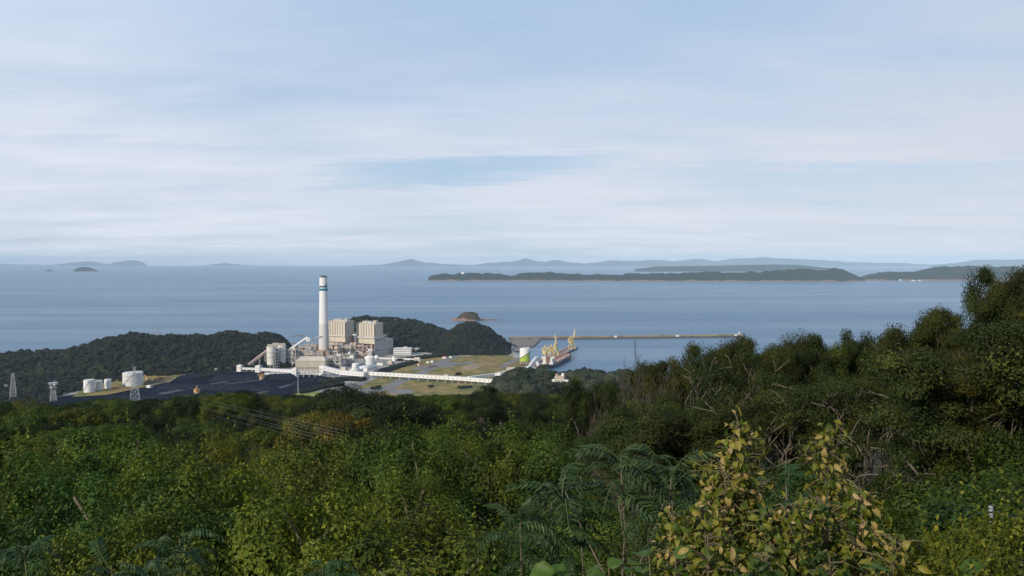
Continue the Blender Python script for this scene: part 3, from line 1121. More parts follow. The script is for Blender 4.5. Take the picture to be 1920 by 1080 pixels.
shed(558, 614, 694, 670, 38, 8, "large cream shed with pitched roof at the foot of the chimney", "shed", M["beige"], M["cream"])
shed(560, 605, 703, 696, 10, 2, "low white shed in front of the large cream shed", "shed", M["white"], M["white"], 0.4)
shed(497, 551, 706, 699.5, 12, 2, "long low white shed left of the white transfer tower", "shed", M["bright"], M["white"], 0.4)


# enclosed conveyors
def conveyor(name, pts, w, h, mt, label, legs=(), leg_m="steel", windows=0, group=None, cat="conveyor", truss=False, round_=False):
    """box gallery along points with trestle legs down to the ground"""
    t = empty(name, (pts[0][0], pts[0][1], G), label, cat, group)
    o = Vector((pts[0][0], pts[0][1], G))
    q = [Vector(p) - o for p in pts]
    b = MB()
    for p0, p1 in zip(q, q[1:]):
        if round_:
            b.tube([p0, p1], w / 2, 16)
        else:
            b.bar(p0, p1, w, h)
    gal = b.build("gallery", mt, t)
    if not round_:
        b = MB()
        for p0, p1 in zip(q, q[1:]):
            dz = Vector((0, 0, h / 2 + 0.25))
            b.bar(p0 + dz, p1 + dz, w + 0.7, 0.4)
        b.build("roof", M["bright"], t)
    for f in legs:
        seg = min(int(f * (len(q) - 1)), len(q) - 2)
        u = f * (len(q) - 1) - seg
        c = q[seg].lerp(q[seg + 1], u)
        if c.z < 2.5:
            continue
        dr = (q[seg + 1] - q[seg])
        s = Vector((-dr.y, dr.x, 0)).normalized()
        b = MB()
        zt = c.z - h / 2
        for k in (-1, 1):
            b.bar(Vector((c.x, c.y, 0)) + s * k * w * 0.62, Vector((c.x, c.y, zt)) + s * k * w * 0.42, 0.9)
        b.bar(Vector((c.x, c.y, zt * 0.5)) + s * w * 0.52, Vector((c.x, c.y, zt * 0.5)) - s * w * 0.52, 0.5)
        b.build("trestle", M[leg_m], t)
    if windows:
        for p0, p1 in zip(q, q[1:]):
            L = (p1 - p0).length
            n = max(1, int(L / windows))
            s = Vector((p1 - p0)).cross(Vector((0, 0, 1))).normalized()
            if s.y > 0:
                s = -s
            for i in range(n):
                c = p0.lerp(p1, (i + 0.5) / n) + s * (w / 2 + 0.05)
                b = MB()
                b.box((c.x, c.y, c.z - 0.9), (1.5, 0.3, 1.8), math.atan2((p1 - p0).y, (p1 - p0).x))
                b.build("window", M["glass"], gal)
    return t


def tower(px, py, ptop, wpx, label, name="transfer_tower", mt="bright", dep=None, win=True):
    base = P(px, py)
    k = mpp(px, py)
    w, h = wpx * k, D(px, ptop, base.y).z - base.z
    t = empty(name, base, label, "tower", None, RZ * 0.6)
    dep = dep or w * 0.9
    b = MB()
    b.box((0, 0, 0), (w, dep, h))
    wl = b.build("wall", M[mt], t)
    b = MB()
    b.box((0, 0, h), (w + 0.6, dep + 0.6, 0.6))
    b.box((w * 0.1, 0, h + 0.6), (w * 0.4, dep * 0.4, 1.6))
    b.build("roof", M["white"], t)
    if win:
        for z in (0.3, 0.62):
            for x in (-0.25, 0.2):
                g = MB()
                g.box((w * x, -dep / 2 - 0.07, h * z), (w * 0.16, 0.14, h * 0.12))
                g.build("window", M["glass"], wl)
    return t


def Z(px, py, z):
    return P(px, py, z)


# inclined conveyor up to the silos
b0 = P(458, 694)
conveyor("conveyor", [Vector((b0.x, b0.y, G + 4)), D(503, 656, P(503, 690).y)], 4.5, 5, M["pink"], "faded red inclined conveyor climbing to the coal silos", (0.35, 0.62, 0.85))
y1 = P(560, 682).y
conveyor("conveyor", [D(541, 657, y1), D(577, 632.5, y1 + 15)], 5, 5.5, M["bright"], "steep white tube conveyor rising left of the chimney", (0.1, 0.5, 0.9), round_=True)
conveyor("conveyor", [D(579, 637, y1 + 16), D(604, 631, y1 + 75)], 4.5, 4.5, M["bright"], "short white conveyor passing behind the chimney to the boilers", (0.3,), round_=True)
t = empty("transfer_house", D(577.5, 640, y1 + 14), "white rounded transfer house at the head of the steep conveyor", "transfer house")
b = MB()
b.box((0, 0, 0), (9, 9, 8), 0.3, 0, 0.8)
b.build("wall", M["bright"], t)
b = MB()
for x in (-3.5, 3.5):
    for y in (-3.5, 3.5):
        b.bar((x, y, 0), (x, y, -(t.location.z - G)), 0.9)
b.bar((-3.5, -3.5, -10), (3.5, -3.5, -28), 0.5)
b.bar((3.5, -3.5, -10), (-3.5, -3.5, -28), 0.5)
b.build("trestle", M["steel"], t)

tower(450, 696, 685, 9, "small white transfer tower at the foot of the red conveyor")
tower(485, 698, 686, 9.5, "white transfer tower above the yard machine's cab")
tower(553.5, 708, 691, 9, "white transfer tower at the corner of the coal yard")
tower(686.5, 709, 691, 8, "white transfer tower where the long gallery begins")
tower(604.5, 704, 686, 9, "white transfer tower right of the cream shed")
conveyor("conveyor", [P(402, 693, G + 5), P(446, 690.5, G + 5)], 4, 3.6, M["pink"], "low red and white conveyor along the far edge of the coal yard", (0.2, 0.8), windows=9)
conveyor("conveyor", [P(455, 691, G + 6), P(481, 692, G + 6)], 4, 3.6, M["white"], "short conveyor between the two small transfer towers", (0.3, 0.7))
conveyor("conveyor", [P(490, 692.5, G + 9), P(549, 696, G + 9)], 6, 5, M["bright"], "white conveyor gallery above the coal yard's back edge", (0.15, 0.4, 0.65, 0.9), windows=8)
conveyor("conveyor", [P(558, 699.5, G + 9), P(601, 697, G + 10)], 4, 4, M["white"], "white conveyor passing in front of the cream shed", (0.25, 0.5, 0.75), windows=8)
conveyor("conveyor", [P(607, 690, G + 17), P(640, 698.5, G + 9), P(684, 702, G + 9)], 8, 8, M["bright"], "broad white sloping gallery right of the cream shed", (0.15, 0.5, 0.8), windows=7)
pts = [P(690, 700, G + 9.5), P(760, 704, G + 9.5), P(830, 708, G + 9.5), P(880, 711, G + 9.5), P(931, 715.5, G + 9.5)]
conveyor("conveyor", pts, 6, 6.2, M["bright"], "long white conveyor gallery on legs crossing the meadow", [i / 16 + 0.03 for i in range(16)], windows=9)
conveyor("conveyor", [P(878, 709, G + 12), P(932, 702, G + 9), P(951, 698, G + 10)], 5, 5, M["bright"], "white conveyor branching off the long gallery towards the pier", (0.2, 0.5, 0.8), windows=9)
tower(935, 713, 700, 11, "low white junction house where the conveyor branches", "junction_house", "bright", 12)
conveyor("conveyor", [P(700, 671.5, G + 4), P(782, 674, G + 4)], 3.5, 3.4, M["white"], "thin white pipe gallery in front of the office block", [i / 9 + .05 for i in range(9)])
tower(738.5, 678, 669, 5, "tiny white cabin on the thin pipe gallery", "cabin", "bright", None, False)
shed(776, 788, 680, 670.5, 14, 2, "small cream pump house at the end of the thin pipe gallery", "pump_house", M["cream"], M["cream"], 0.4)
shed(950, 984, 703.5, 690, 24, 3, "cream conveyor house at the root of the pier", "conveyor_house", M["cream"], M["cream"], 0.5)


# tanks and rounded stores
def tank(px, py, ptop, wpx, label, cat="tank", group=None, dome=0.08, mt="bright", rail=True, stair=True):
    k = mpp(px, py)
    r = wpx / 2 * k
    p0 = P(px, py)
    base = back(p0, r)
    h = D(px, ptop, p0.y).z - base.z
    t = empty("storage_tank", base, label, cat, group)
    b = MB()
    b.cyl((0, 0, 0), r, h, 40)
    sh = b.build("shell", M[mt], t)
    b = MB()
    b.cyl((0, 0, h), r * 1.01, 0.3, 40, 0, None, r * dome)
    b.build("roof", M["bright"], t)
    if rail:
        b = MB()
        for z in (h + 0.6, h + 1.3):
            b.tube([(r * math.cos(2 * math.pi * i / 32), r * math.sin(2 * math.pi * i / 32), z) for i in range(33)], 0.12, 4, 0, False)
        for z in (h * 0.35, h * 0.7):
            b.tube([(r * 1.003 * math.cos(2 * math.pi * i / 32), r * 1.003 * math.sin(2 * math.pi * i / 32), z) for i in range(33)], 0.16, 4, 0, False)
        b.build("railing", M["steel"], sh)
    if stair:
        b = MB()
        n = 14
        for i in range(n):
            a0, a1 = math.radians(-140 + 80 * i / n), math.radians(-140 + 80 * (i + 1) / n)
            b.bar((1.03 * r * math.cos(a0), 1.03 * r * math.sin(a0), h * i / n), (1.03 * r * math.cos(a1), 1.03 * r * math.sin(a1), h * (i + 1) / n), 0.8, 0.5)
        b.build("stair", M["steel"], sh)
    return t


tank(667, 701, 684, 14, "white drum tank at the left of the rounded white stores", "tank", None, 0.35)
tank(693, 684, 672, 20, "wide white dome roofed tank left of the white ball tank", "tank", None, 0.4, stair=False)
t = empty("store", P(684, 694), "long white round roofed store between the drum tank and the dome tank", "store", None, math.radians(56))
b = MB()
L, r = 60, 9.0
n = 14
for x in (-L / 2, L / 2):
    for i in range(n + 1):
        a = math.pi * i / n
        b.v.append((x, r * math.cos(a), 5 + r * 0.55 * math.sin(a)))
for i in range(n):
    b.face([i, i + 1, n + 2 + i, n + 1 + i], 0, True)
b.face(list(range(n + 1))[::-1])
b.face(list(range(n + 1, 2 * n + 2)))
b.build("roof", M["bright"], t)
b = MB()
b.box((0, 0, 0), (L - 0.6, 2 * r - 0.4, 5.2))
b.build("wall", M["white"], t)
t = empty("ball_tank", P(706, 679), "white ball tank on legs in front of the turbine hall", "tank")
b = MB()
k = mpp(706, 679)
rb = 5.0 * k
b.tube([(0, 0, 4 + rb - rb * math.cos(math.pi * i / 14)) for i in range(15)], [max(0.02, rb * math.sin(math.pi * i / 14)) for i in range(15)], 24)
b.build("ball", M["bright"], t)
b = MB()
for i in range(8):
    a = 2 * math.pi * i / 8
    b.bar((rb * 0.9 * math.cos(a), rb * 0.9 * math.sin(a), 0), (rb * 0.9 * math.cos(a), rb * 0.9 * math.sin(a), 4 + rb), 0.6)
b.build("leg", M["steel"], t)

tank(167.5, 736.5, 714, 19.5, "largest of the three small white tanks, nearest the lattice masts", "tank", "small white tanks")
tank(186, 732.5, 715, 12.5, "middle one of the three small white tanks", "tank", "small white tanks")
tank(202.3, 729, 712.5, 12, "smallest of the three small white tanks, beside the grass verge", "tank", "small white tanks")
tank(249.5, 725, 701, 36, "big weathered white oil tank behind the tall lattice tower", "tank", None, 0.05, "white")


# process steel work: frames filled with vessels, ducts and pipes
def process_frame(px0, px1, py, ptop, dep, levels, seed, label, mats=("pink", "cream", "white"), name="process_frame"):
    r = random.Random(seed)
    a, c = P(px0, py), P(px1, py)
    L = (c - a).length
    mid = (a + c) / 2
    h = D((px0 + px1) / 2, ptop, mid.y).z - mid.z
    t = empty(name, back(mid, dep / 2), label, "plant unit", "process units round the chimney", RZ * 0.7)
    b = MB()
    nx = max(2, int(L / 9))
    for i in range(nx + 1):
        for y in (-dep / 2, dep / 2):
            b.bar((-L / 2 + L * i / nx, y, 0), (-L / 2 + L * i / nx, y, h), 0.9)
    for k in range(1, levels + 1):
        z = h * k / levels - 0.6
        b.bar((-L / 2, -dep / 2, z), (L / 2, -dep / 2, z), 0.8)
        b.bar((-L / 2, dep / 2, z), (L / 2, dep / 2, z), 0.8)
    for i in range(nx):
        z0 = h * (i % levels) / levels
        b.bar((-L / 2 + L * i / nx, -dep / 2, z0), (-L / 2 + L * (i + 1) / nx, -dep / 2, z0 + h / levels), 0.45)
    b.build("frame", M[mats[0]], t)
    b = MB()
    for k in range(1, levels + 1):
        b.box((0, 0, h * k / levels - 0.3), (L + 1, dep + 1, 0.4))
    b.build("deck", M["concrete"], t)
    for k in range(levels):
        z0, hh = h * k / levels + 0.1, h / levels - 0.5
        for i in range(nx):
            x = -L / 2 + L * (i + 0.5) / nx
            kind = r.random()
            b = MB()
            mt = M[r.choice(mats)]
            if kind < 0.34:
                b.box((x, r.uniform(-2, 0.5), z0), (L / nx * r.uniform(0.5, 0.85), dep * 0.55, hh * r.uniform(0.6, 0.95)))
                b.build("cabinet", mt, t)
            elif kind < 0.66:
                b.cyl((x, r.uniform(-3, 0), z0), min(L / nx, dep) * r.uniform(0.28, 0.40), hh * r.uniform(0.6, 0.9), 16, 0, None, 1.0)
                b.build("vessel", mt, t)
            elif kind < 0.85:
                b.tube([(x - L / nx * 0.45, -dep * 0.3, z0 + hh * 0.45), (x + L / nx * 0.45, -dep * 0.3, z0 + hh * 0.45)], hh * 0.24, 12)
                b.build("duct", mt, t)
    b = MB()
    for k in range(5):
        z = h * r.uniform(0.15, 0.95)
        b.tube([(-L / 2, -dep / 2 - 0.8, z), (L * r.uniform(-.1, .5), -dep / 2 - 0.8, z), (L * r.uniform(-.1, .5), -dep / 2 - 0.8, z * 0.4)], 0.5, 6)
    b.build("pipe", M["white"], t)
    b = MB()
    for k in range(2 + nx // 2):
        x = r.uniform(-L / 2, L / 2)
        if r.random() < 0.5:
            b.box((x, 0, h), (r.uniform(3, 7), r.uniform(4, 8), r.uniform(2, 5)))
        else:
            b.cyl((x, r.uniform(-3, 3), h), r.uniform(0.8, 2.2), r.uniform(2, 7), 12)
    b.build("roof_vessel", M[mats[1]], t)
    return t


process_frame(538, 562, 688, 656, 22, 4, 1, "steel process frame between the coal silos and the steep conveyor", ("grey", "cream", "pink"))
process_frame(563, 598, 672, 650, 26, 3, 2, "wide pinkish process frame close left of the chimney", ("pink", "cream", "pink"))
process_frame(540, 575, 664, 651, 20, 2, 3, "low cream process frame behind the steep conveyor", ("cream", "pink", "cream"))
process_frame(619, 640, 676, 647, 24, 4, 4, "tall rusty process frame close right of the chimney", ("rust", "cream", "pink"))
process_frame(640, 664, 672, 648, 22, 3, 5, "cream and pink process frame under the dark bunker bay", ("cream", "cream", "pink"))
process_frame(664, 692, 672, 650, 20, 3, 6, "red oxide process frame at the foot of the nearer boiler house", ("rust", "pink", "cream"))
process_frame(616, 646, 690, 668, 22, 3, 7, "dark steel process frame in front of the rusty frame", ("grey", "white", "grey"))
process_frame(646, 668, 686, 664, 16, 3, 8, "grey pipe frame beside the white drum tank", ("grey", "white", "cream"))
process_frame(574, 598, 682, 662, 18, 3, 9, "cream filter house frame above the cream shed's roof", ("cream", "beige", "cream"))
process_frame(690, 700, 674, 658, 12, 3, 12, "narrow white process frame at the boiler house corner", ("grey", "white", "white"))


def precipitator(px0, px1, py, ptop, dep, label):
    a, c = P(px0, py), P(px1, py)
    L = (c - a).length
    mid = (a + c) / 2
    h = D((px0 + px1) / 2, ptop, mid.y).z - mid.z
    t = empty("dust_filter", back(mid, dep / 2), label, "dust filter", "dust filters behind the chimney", RZ)
    b = MB()
    b.box((0, 0, h * 0.42), (L, dep, h * 0.5))
    for i in range(5):
        b.box((-L * 0.4 + i * L * 0.2, -dep / 2 - 0.4, h * 0.42), (0.7, 0.8, h * 0.5))
    b.build("casing", M["cream"], t)
    n = 4
    b = MB()
    for i in range(n):
        x = -L / 2 + L * (i + 0.5) / n
        i0 = len(b.v)
        w, d2 = L / n / 2, dep / 2
        b.v += [(x - w, -d2, h * 0.41), (x + w, -d2, h * 0.41), (x + w, d2, h * 0.41), (x - w, d2, h * 0.41), (x - 1, -1, h * 0.2), (x + 1, -1, h * 0.2), (x + 1, 1, h * 0.2), (x - 1, 1, h * 0.2)]
        for q in ((0, 4, 5, 1), (1, 5, 6, 2), (2, 6, 7, 3), (3, 7, 4, 0), (4, 7, 6, 5), (0, 1, 2, 3)):
            b.face([i0 + k for k in q])
    b.build("hopper", M["pink"], t)
    b = MB()
    for i in range(n + 1):
        for y in (-dep / 2, dep / 2):
            b.bar((-L / 2 + L * i / n, y, 0), (-L / 2 + L * i / n, y, h * 0.41), 0.9)
    b.build("support_frame", M["steel"], t)
    b = MB()
    for i in range(n):
        b.box((-L / 2 + L * (i + 0.5) / n, 0, h * 0.925), (L / n * 0.6, dep * 0.7, h * 0.1))
    b.build("roof_box", M["pink"], t)


precipitator(581, 600, 662, 646, 24, "cream dust filter on hoppers left behind the chimney")
precipitator(618, 642, 664, 642, 24, "cream dust filter on hoppers right behind the chimney")
precipitator(655, 690, 664, 643, 20, "cream dust filter in front of the nearer boiler house")


# small sheds, cabins and vehicles scattered round the yards
def cabin(px, py, wpx, h, label, mt="white", roof="grey", name="cabin", dep=7, rz=RZ):
    base = P(px, py)
    w = wpx * mpp(px, py)
    t = empty(name, base, label, "building", None, rz)
    b = MB()
    b.box((0, 0, 0), (w, dep, h))
    b.build("wall", M[mt], t)
    b = MB()
    x, y = w / 2 + 0.4, dep / 2 + 0.4
    b.v = [(-x, -y, h), (x, -y, h), (x, y, h), (-x, y, h), (-x, 0, h + dep * 0.2), (x, 0, h + dep * 0.2)]
    for f in ((0, 1, 5, 4), (2, 3, 4, 5), (1, 2, 5), (3, 0, 4), (3, 2, 1, 0)):
        b.face(list(f))
    b.build("roof", M[roof], t)
    return t


cabin(834, 672, 8, 4, "small shed with a red roof at the meadow's far corner", "white", "red")
cabin(846, 671, 6, 4, "small shed with a teal roof beside the red roofed one", "white", "net")
cabin(786, 685, 5, 3, "tiny red roofed hut by the service road", "white", "red")
cabin(803, 681, 6, 3.4, "small white hut by the service road bend", "white", "grey")
cabin(811, 680, 5, 3.4, "second small white hut by the service road bend, beside the hedge", "bright", "white")
cabin(838, 705, 9, 2.5, "low pale shed in the meadow just behind the long gallery", "white", "concrete")
cabin(674, 750, 9, 4, "red roofed hut among the trees at the meadow's near edge", "white", "orange")
cabin(630, 748, 8, 4, "pale roofed hut behind the dark pines", "concrete", "grey")
cabin(812, 660, 15, 3, "long pale shed below the teal slope netting", "white", "white", dep=8)
cabin(925, 664, 6, 4, "small white hut near the harbour basin", "white", "white")
cabin(936, 665, 5, 5, "taller white hut near the harbour basin", "bright", "grey")
cabin(408, 692, 7, 6, "small white shed at the back of the coal yard", "white", "pink")
cabin(280.5, 727, 10, 3.4, "white flat cabin below the big oil tank", "bright", "white")
cabin(660, 697, 6, 5, "white pump cabin under the sloping gallery", "bright", "white")
cabin(645, 694, 12, 6, "grey roofed workshop behind the sloping gallery", "cream", "grey")
cabin(625, 697, 12, 5, "cream workshop between the shed and the sloping gallery", "cream", "concrete")
cabin(715, 684, 14, 4, "low white service building behind the hedge", "bright", "concrete", dep=12)
cabin(733, 682, 9, 5, "pinkish service building under the thin pipe gallery", "pink", "cream", dep=10)
cabin(478, 690, 22, 7, "low cream building behind the small transfer towers", "cream", "white", dep=10)


def yard_machine(px, py, label, mt, tall=11.0, boom=14.0, ang=0.3, cabin_m="bright"):
    """stacker: portal on legs with a slewing house and a boom"""
    t = empty("stacker", P(px, py, G + 0.3), label, "yard machine", None, ang)
    b = MB()
    for x in (-3.5, 3.5):
        for y in (-3, 3):
            b.bar((x, y, 0), (x * 0.7, y * 0.7, tall * 0.6), 1.1)
    b.box((0, 0, tall * 0.6), (8, 7, 1.4))
    b.build("portal", mt, t)
    b = MB()
    b.box((0.5, 0, tall * 0.6 + 1.4), (9, 5.5, 4.2))
    b.build("machinery_house", mt, t)
    b = MB()
    b.bar((2, 0, tall), (-boom, -2, tall + 2.5), 1.6)
    b.bar((0, 0, tall + 2), (0, 0, tall + 8), 1.0)
    b.bar((0, 0, tall + 8), (-boom * 0.8, -1.6, tall + 2.5), 0.4)
    b.build("boom", mt, t)
    b = MB()
    b.box((-3, -4.4, tall * 0.3), (4, 3, 3.2))
    b.build("operator_cab", M[cabin_m], t)
    return t


yard_machine(369, 741, "orange stacking machine on the dark coal near the trees", M["orange"], 9, 5, 1.1)
yard_machine(491, 713, "orange and white reclaimer in front of the white conveyors", M["orange"], 10, 9, 0.7)


def excavator(px, py, label, rz):
    t = empty("excavator", P(px, py), label, "excavator", "excavators beside the oil tank", rz)
    b = MB()
    b.box((0, -1.8, 0), (6, 1.2, 1.6), 0, 0, 0.85)
    b.box((0, 1.8, 0), (6, 1.2, 1.6), 0, 0, 0.85)
    b.build("track", M["darksteel"], t)
    b = MB()
    b.box((-0.6, 0, 1.6), (5, 4, 2.6))
    b.box((1.2, 1.2, 4.2), (2, 1.6, 1.4))
    b.build("body", M["yellow"], t)
    b = MB()
    b.bar((1.8, 0, 3.5), (6.5, 0, 10.5), 1.1)
    b.bar((6.5, 0, 10.5), (9.5, 0, 5.5), 0.9)
    b.box((9.3, 0, 4.0), (1.8, 2, 1.8), 0, 0, 1.2)
    b.build("arm", M["orange"], t)


excavator(276, 713, "yellow excavator close beside the big oil tank", 2.6)
excavator(286, 716, "yellow excavator with its arm raised on the brown earth", 0.5)
b = MB()
for pix in ([(262, 722), (275, 714), (300, 708), (330, 706), (318, 713), (290, 722)],):
    b.poly([P(px, py, G + 0.5) for px, py in pix], 0.3)
tag(b.build("bare_earth_ground", M["tan"]), kind="structure")
b = MB()
b.poly([P(px, py, G + 0.5) for px, py in [(135, 744), (148, 734), (168, 722), (215, 712), (262, 704), (300, 702), (345, 700), (318, 716), (258, 728), (200, 740)]], 0.3)
tag(b.build("verge_ground", MEADOW), kind="structure")

# coal heaps: long ridges with steep sides
def heap(pix, h, w, label, seed):
    r = np.random.default_rng(seed)
    a, c = P(*pix[0], G), P(*pix[1], G)
    L = (c - a).length
    nu, nv = int(L / 4) + 2, 13
    d = (c - a).normalized()
    s = Vector((-d.y, d.x, 0))
    V = []
    for i in range(nu):
        u = i / (nu - 1)
        e = min(1.0, min(u, 1 - u) * L / (h * 1.7))
        top = h * (0.86 + 0.14 * math.sin(u * L / 22 + seed) + 0.06 * r.normal())
        for j in range(nv):
            v = -1 + 2 * j / (nv - 1)
            z = min(top, (1 - abs(v)) * w / 1.5) * e
            p = a + d * (u * L) + s * (v * w)
            V.append((p.x, p.y, G + 0.1 + max(0.0, z + (0.5 * r.normal() if 0 < j < nv - 1 and e > 0 else 0))))
    i, j = np.meshgrid(np.arange(nu - 1), np.arange(nv - 1), indexing="ij")
    q = (i * nv + j).ravel()
    Q = np.stack([q, q + nv, q + nv + 1, q + 1], -1)
    tag(link("coal_heap", mesh_np("coal_heap", V, Q, M["heap"])), label, "coal heap", "coal heaps")


heap(((392, 713), (560, 709)), 10, 19, "long black coal heap right under the white conveyors", 1)
heap(((300, 727), (520, 731)), 8, 20, "long black coal heap in the middle of the yard", 2)
heap(((190, 752), (420, 745)), 7, 18, "black coal heap nearest the hillside trees", 3)
heap(((330, 709), (420, 703)), 7, 14, "low coal heap below the forest ridge", 4)
heap(((545, 722), (612, 711)), 6, 14, "short coal heap beside the lamp mast", 5)


for pix in ([(478, 737), (592, 707), (597, 708), (488, 739)], [(296, 737), (425, 714), (430, 715.5), (304, 740)], [(400, 722), (520, 708), (523, 709), (404, 723.5)]):
    sheet("yard_track_ground", pix, G + 0.45, mat("coal_dusted_track", (0.055, 0.060, 0.078), 0.95, 0.2, 0.05), 0.1)

# striped silo on legs by the pier
def green_silo():
    base = P(984, 684)
    k = base.y / F
    r = 9.6 * k
    z0 = D(984, 677.5, base.y).z - base.z
    z1 = D(984, 653, base.y).z - base.z
    t = empty("patterned_silo", base, "white silo with lime green diagonal pattern standing on legs by the pier", "silo")
    n = 48
    b = MB()
    # rows of faces whose colour follows a slanted line round the drum
    m = 26
    for i in range(m + 1):
        z = z0 + (z1 - z0) * i / m
        for j in range(n):
            a = 2 * math.pi * j / n
            b.v.append((r * math.cos(a), r * math.sin(a), z))
    for i in range(m):
        for j in range(n):
            x = math.cos(2 * math.pi * (j + 0.5) / n)
            line = 0.45 + 0.24 * x
            f = (i + 0.5) / m
            mi = 0 if f > line + 0.075 else (2 if f > line else 1)
            j2 = (j + 1) % n
            b.face([i * n + j, i * n + j2, (i + 1) * n + j2, (i + 1) * n + j], mi, True)
    b.face([m * n + j for j in range(n)])
    b.face([j for j in range(n)][::-1])
    b.build("drum", [M["bright"], M["green"], M["deep"]], t)
    b = MB()
    for i in range(10):
        a = 2 * math.pi * i / 10
        b.bar((r * 0.92 * math.cos(a), r * 0.92 * math.sin(a), 0), (r * 0.92 * math.cos(a), r * 0.92 * math.sin(a), z0), 1.0)
    b.box((0, 0, z0 * 0.45), (2.1 * r, 2.0 * r, 0.8))
    b.build("support_frame", M["pink"], t)
    b = MB()
    b.cyl((0, 0, z1), r * 0.35, 2.2, 12)
    b.box((r * 0.6, 0, z1), (r * 0.5, r * 0.5, 3))
    b.build("roof_vent", M["grey"], t)


green_silo()

# pier, ship and unloading cranes
PA, PB = P(1004, 690, 4.5), P(1084, 650, 4.5)
PD = (PB - PA).normalized()
PS = Vector((PD.y, -PD.x, 0))          # to the right of the pier
PL = (PB - PA).length


def pp(u, s, z=0.0):
    return PA + PD * (u * PL) + PS * s + Vector((0, 0, z))


def make_pier():
    t = empty("pier", PA, "long dark piled coal pier carrying the yellow cranes", "pier", None, math.atan2(PD.y, PD.x))
    b = MB()
    b.box((PL / 2, 11, -1.2), (PL, 22, 1.4))
    b.build("deck", M["concrete"], t)
    b = MB()
    n = int(PL / 9)
    for i in range(n):
        for y in (1.5, 8, 15, 20.5):
            b.box((4 + i * PL / n, y, -6), (1.3, 1.3, 4.9))
    b.box((PL / 2, 0.6, -3.2), (PL, 1.0, 2.0))
    b.build("pile", M["darkconc"], t)
    b = MB()
    n = int(PL / 12)
    for i in range(n):
        b.box((6 + i * PL / n, 14 + (i % 3) * 1.5, 0.2), (7.5, 5, 2.6 + 1.4 * (i % 2)))
    for y in (3, 18):
        b.box((PL / 2, y, 0.2), (PL - 6, 0.5, 0.4))
    b.build("conveyor_cover", M["rust"], t)
    b = MB()
    for i in range(int(PL / 40)):
        b.cyl((10 + i * 40, 1.2, 0.2), 0.2, 11, 6)
    b.build("lamp_post", M["steel"], t)


make_pier()


def make_ship():
    L, W = 218.0, 30.0
    c = pp(0.30, W / 2 + 3, -4.5)
    t = empty("cargo_ship", c, "dark hulled coal ship with red deck lying along the pier", "ship", None, math.atan2(PD.y, PD.x))
    b = MB()
    secs = [(-L / 2, 0.62), (-L / 2 + 8, 0.92), (-L / 2 + 25, 1), (L / 2 - 40, 1), (L / 2 - 20, 0.85), (L / 2 - 7, 0.5), (L / 2, 0.06)]
    for x, k in secs:
        rise = 2.2 if x > L / 2 - 30 else 0
        for y, z in ((-1, 9 + rise), (-1, 2), (-0.75, -2), (0.75, -2), (1, 2), (1, 9 + rise)):
            b.v.append((x, y * k * W / 2, z))
    for i in range(len(secs) - 1):
        for j in range(5):
            b.face([i * 6 + j, i * 6 + j + 1, (i + 1) * 6 + j + 1, (i + 1) * 6 + j])
    b.face([0, 1, 2, 3, 4, 5][::-1])
    b.face([36, 37, 38, 39, 40, 41])
    b.build("hull", M["hull"], t)
    b = MB()
    b.v = []
    top = [(x, -k * W / 2 + 0.2, 9.0 + (2.2 if x > L / 2 - 30 else 0) - 0.4) for x, k in secs] + [(x, k * W / 2 - 0.2, 9.0 + (2.2 if x > L / 2 - 30 else 0) - 0.4) for x, k in secs]
    b.v = top
    for i in range(len(secs) - 1):
        b.face([i, i + 1, i + 8, i + 7])
    b.build("deck", M["rust"], t)
    for i in range(7):
        x = -L / 2 + 40 + i * 22
        b = MB()
        b.box((x, 0, 8.6), (16, 18, 3.0))
        b.build("hatch_coaming", M["rust"], t)
        b = MB()
        b.box((x, -12, 8.6), (15, 5, 4.4))
        b.build("hatch_cover", M["pink"], t)
    b = MB()
    b.box((-L / 2 + 16, 0, 8.6), (16, 25, 5))
    b.box((-L / 2 + 16, 0, 13.6), (14, 22, 8))
    b.box((-L / 2 + 17, 0, 21.6), (9, 29, 3.2))
    b.build("superstructure", M["white"], t)
    b = MB()
    b.box((-L / 2 + 8, 0, 13.6), (5, 7, 13))
    b.build("funnel", M["rust"], t)
    b = MB()
    b.cyl((L / 2 - 16, 0, 10.4), 0.5, 14, 8)
    b.cyl((-L / 2 + 17, 0, 24.8), 0.4, 8, 8)
    b.build("mast", M["steel"], t)


make_ship()


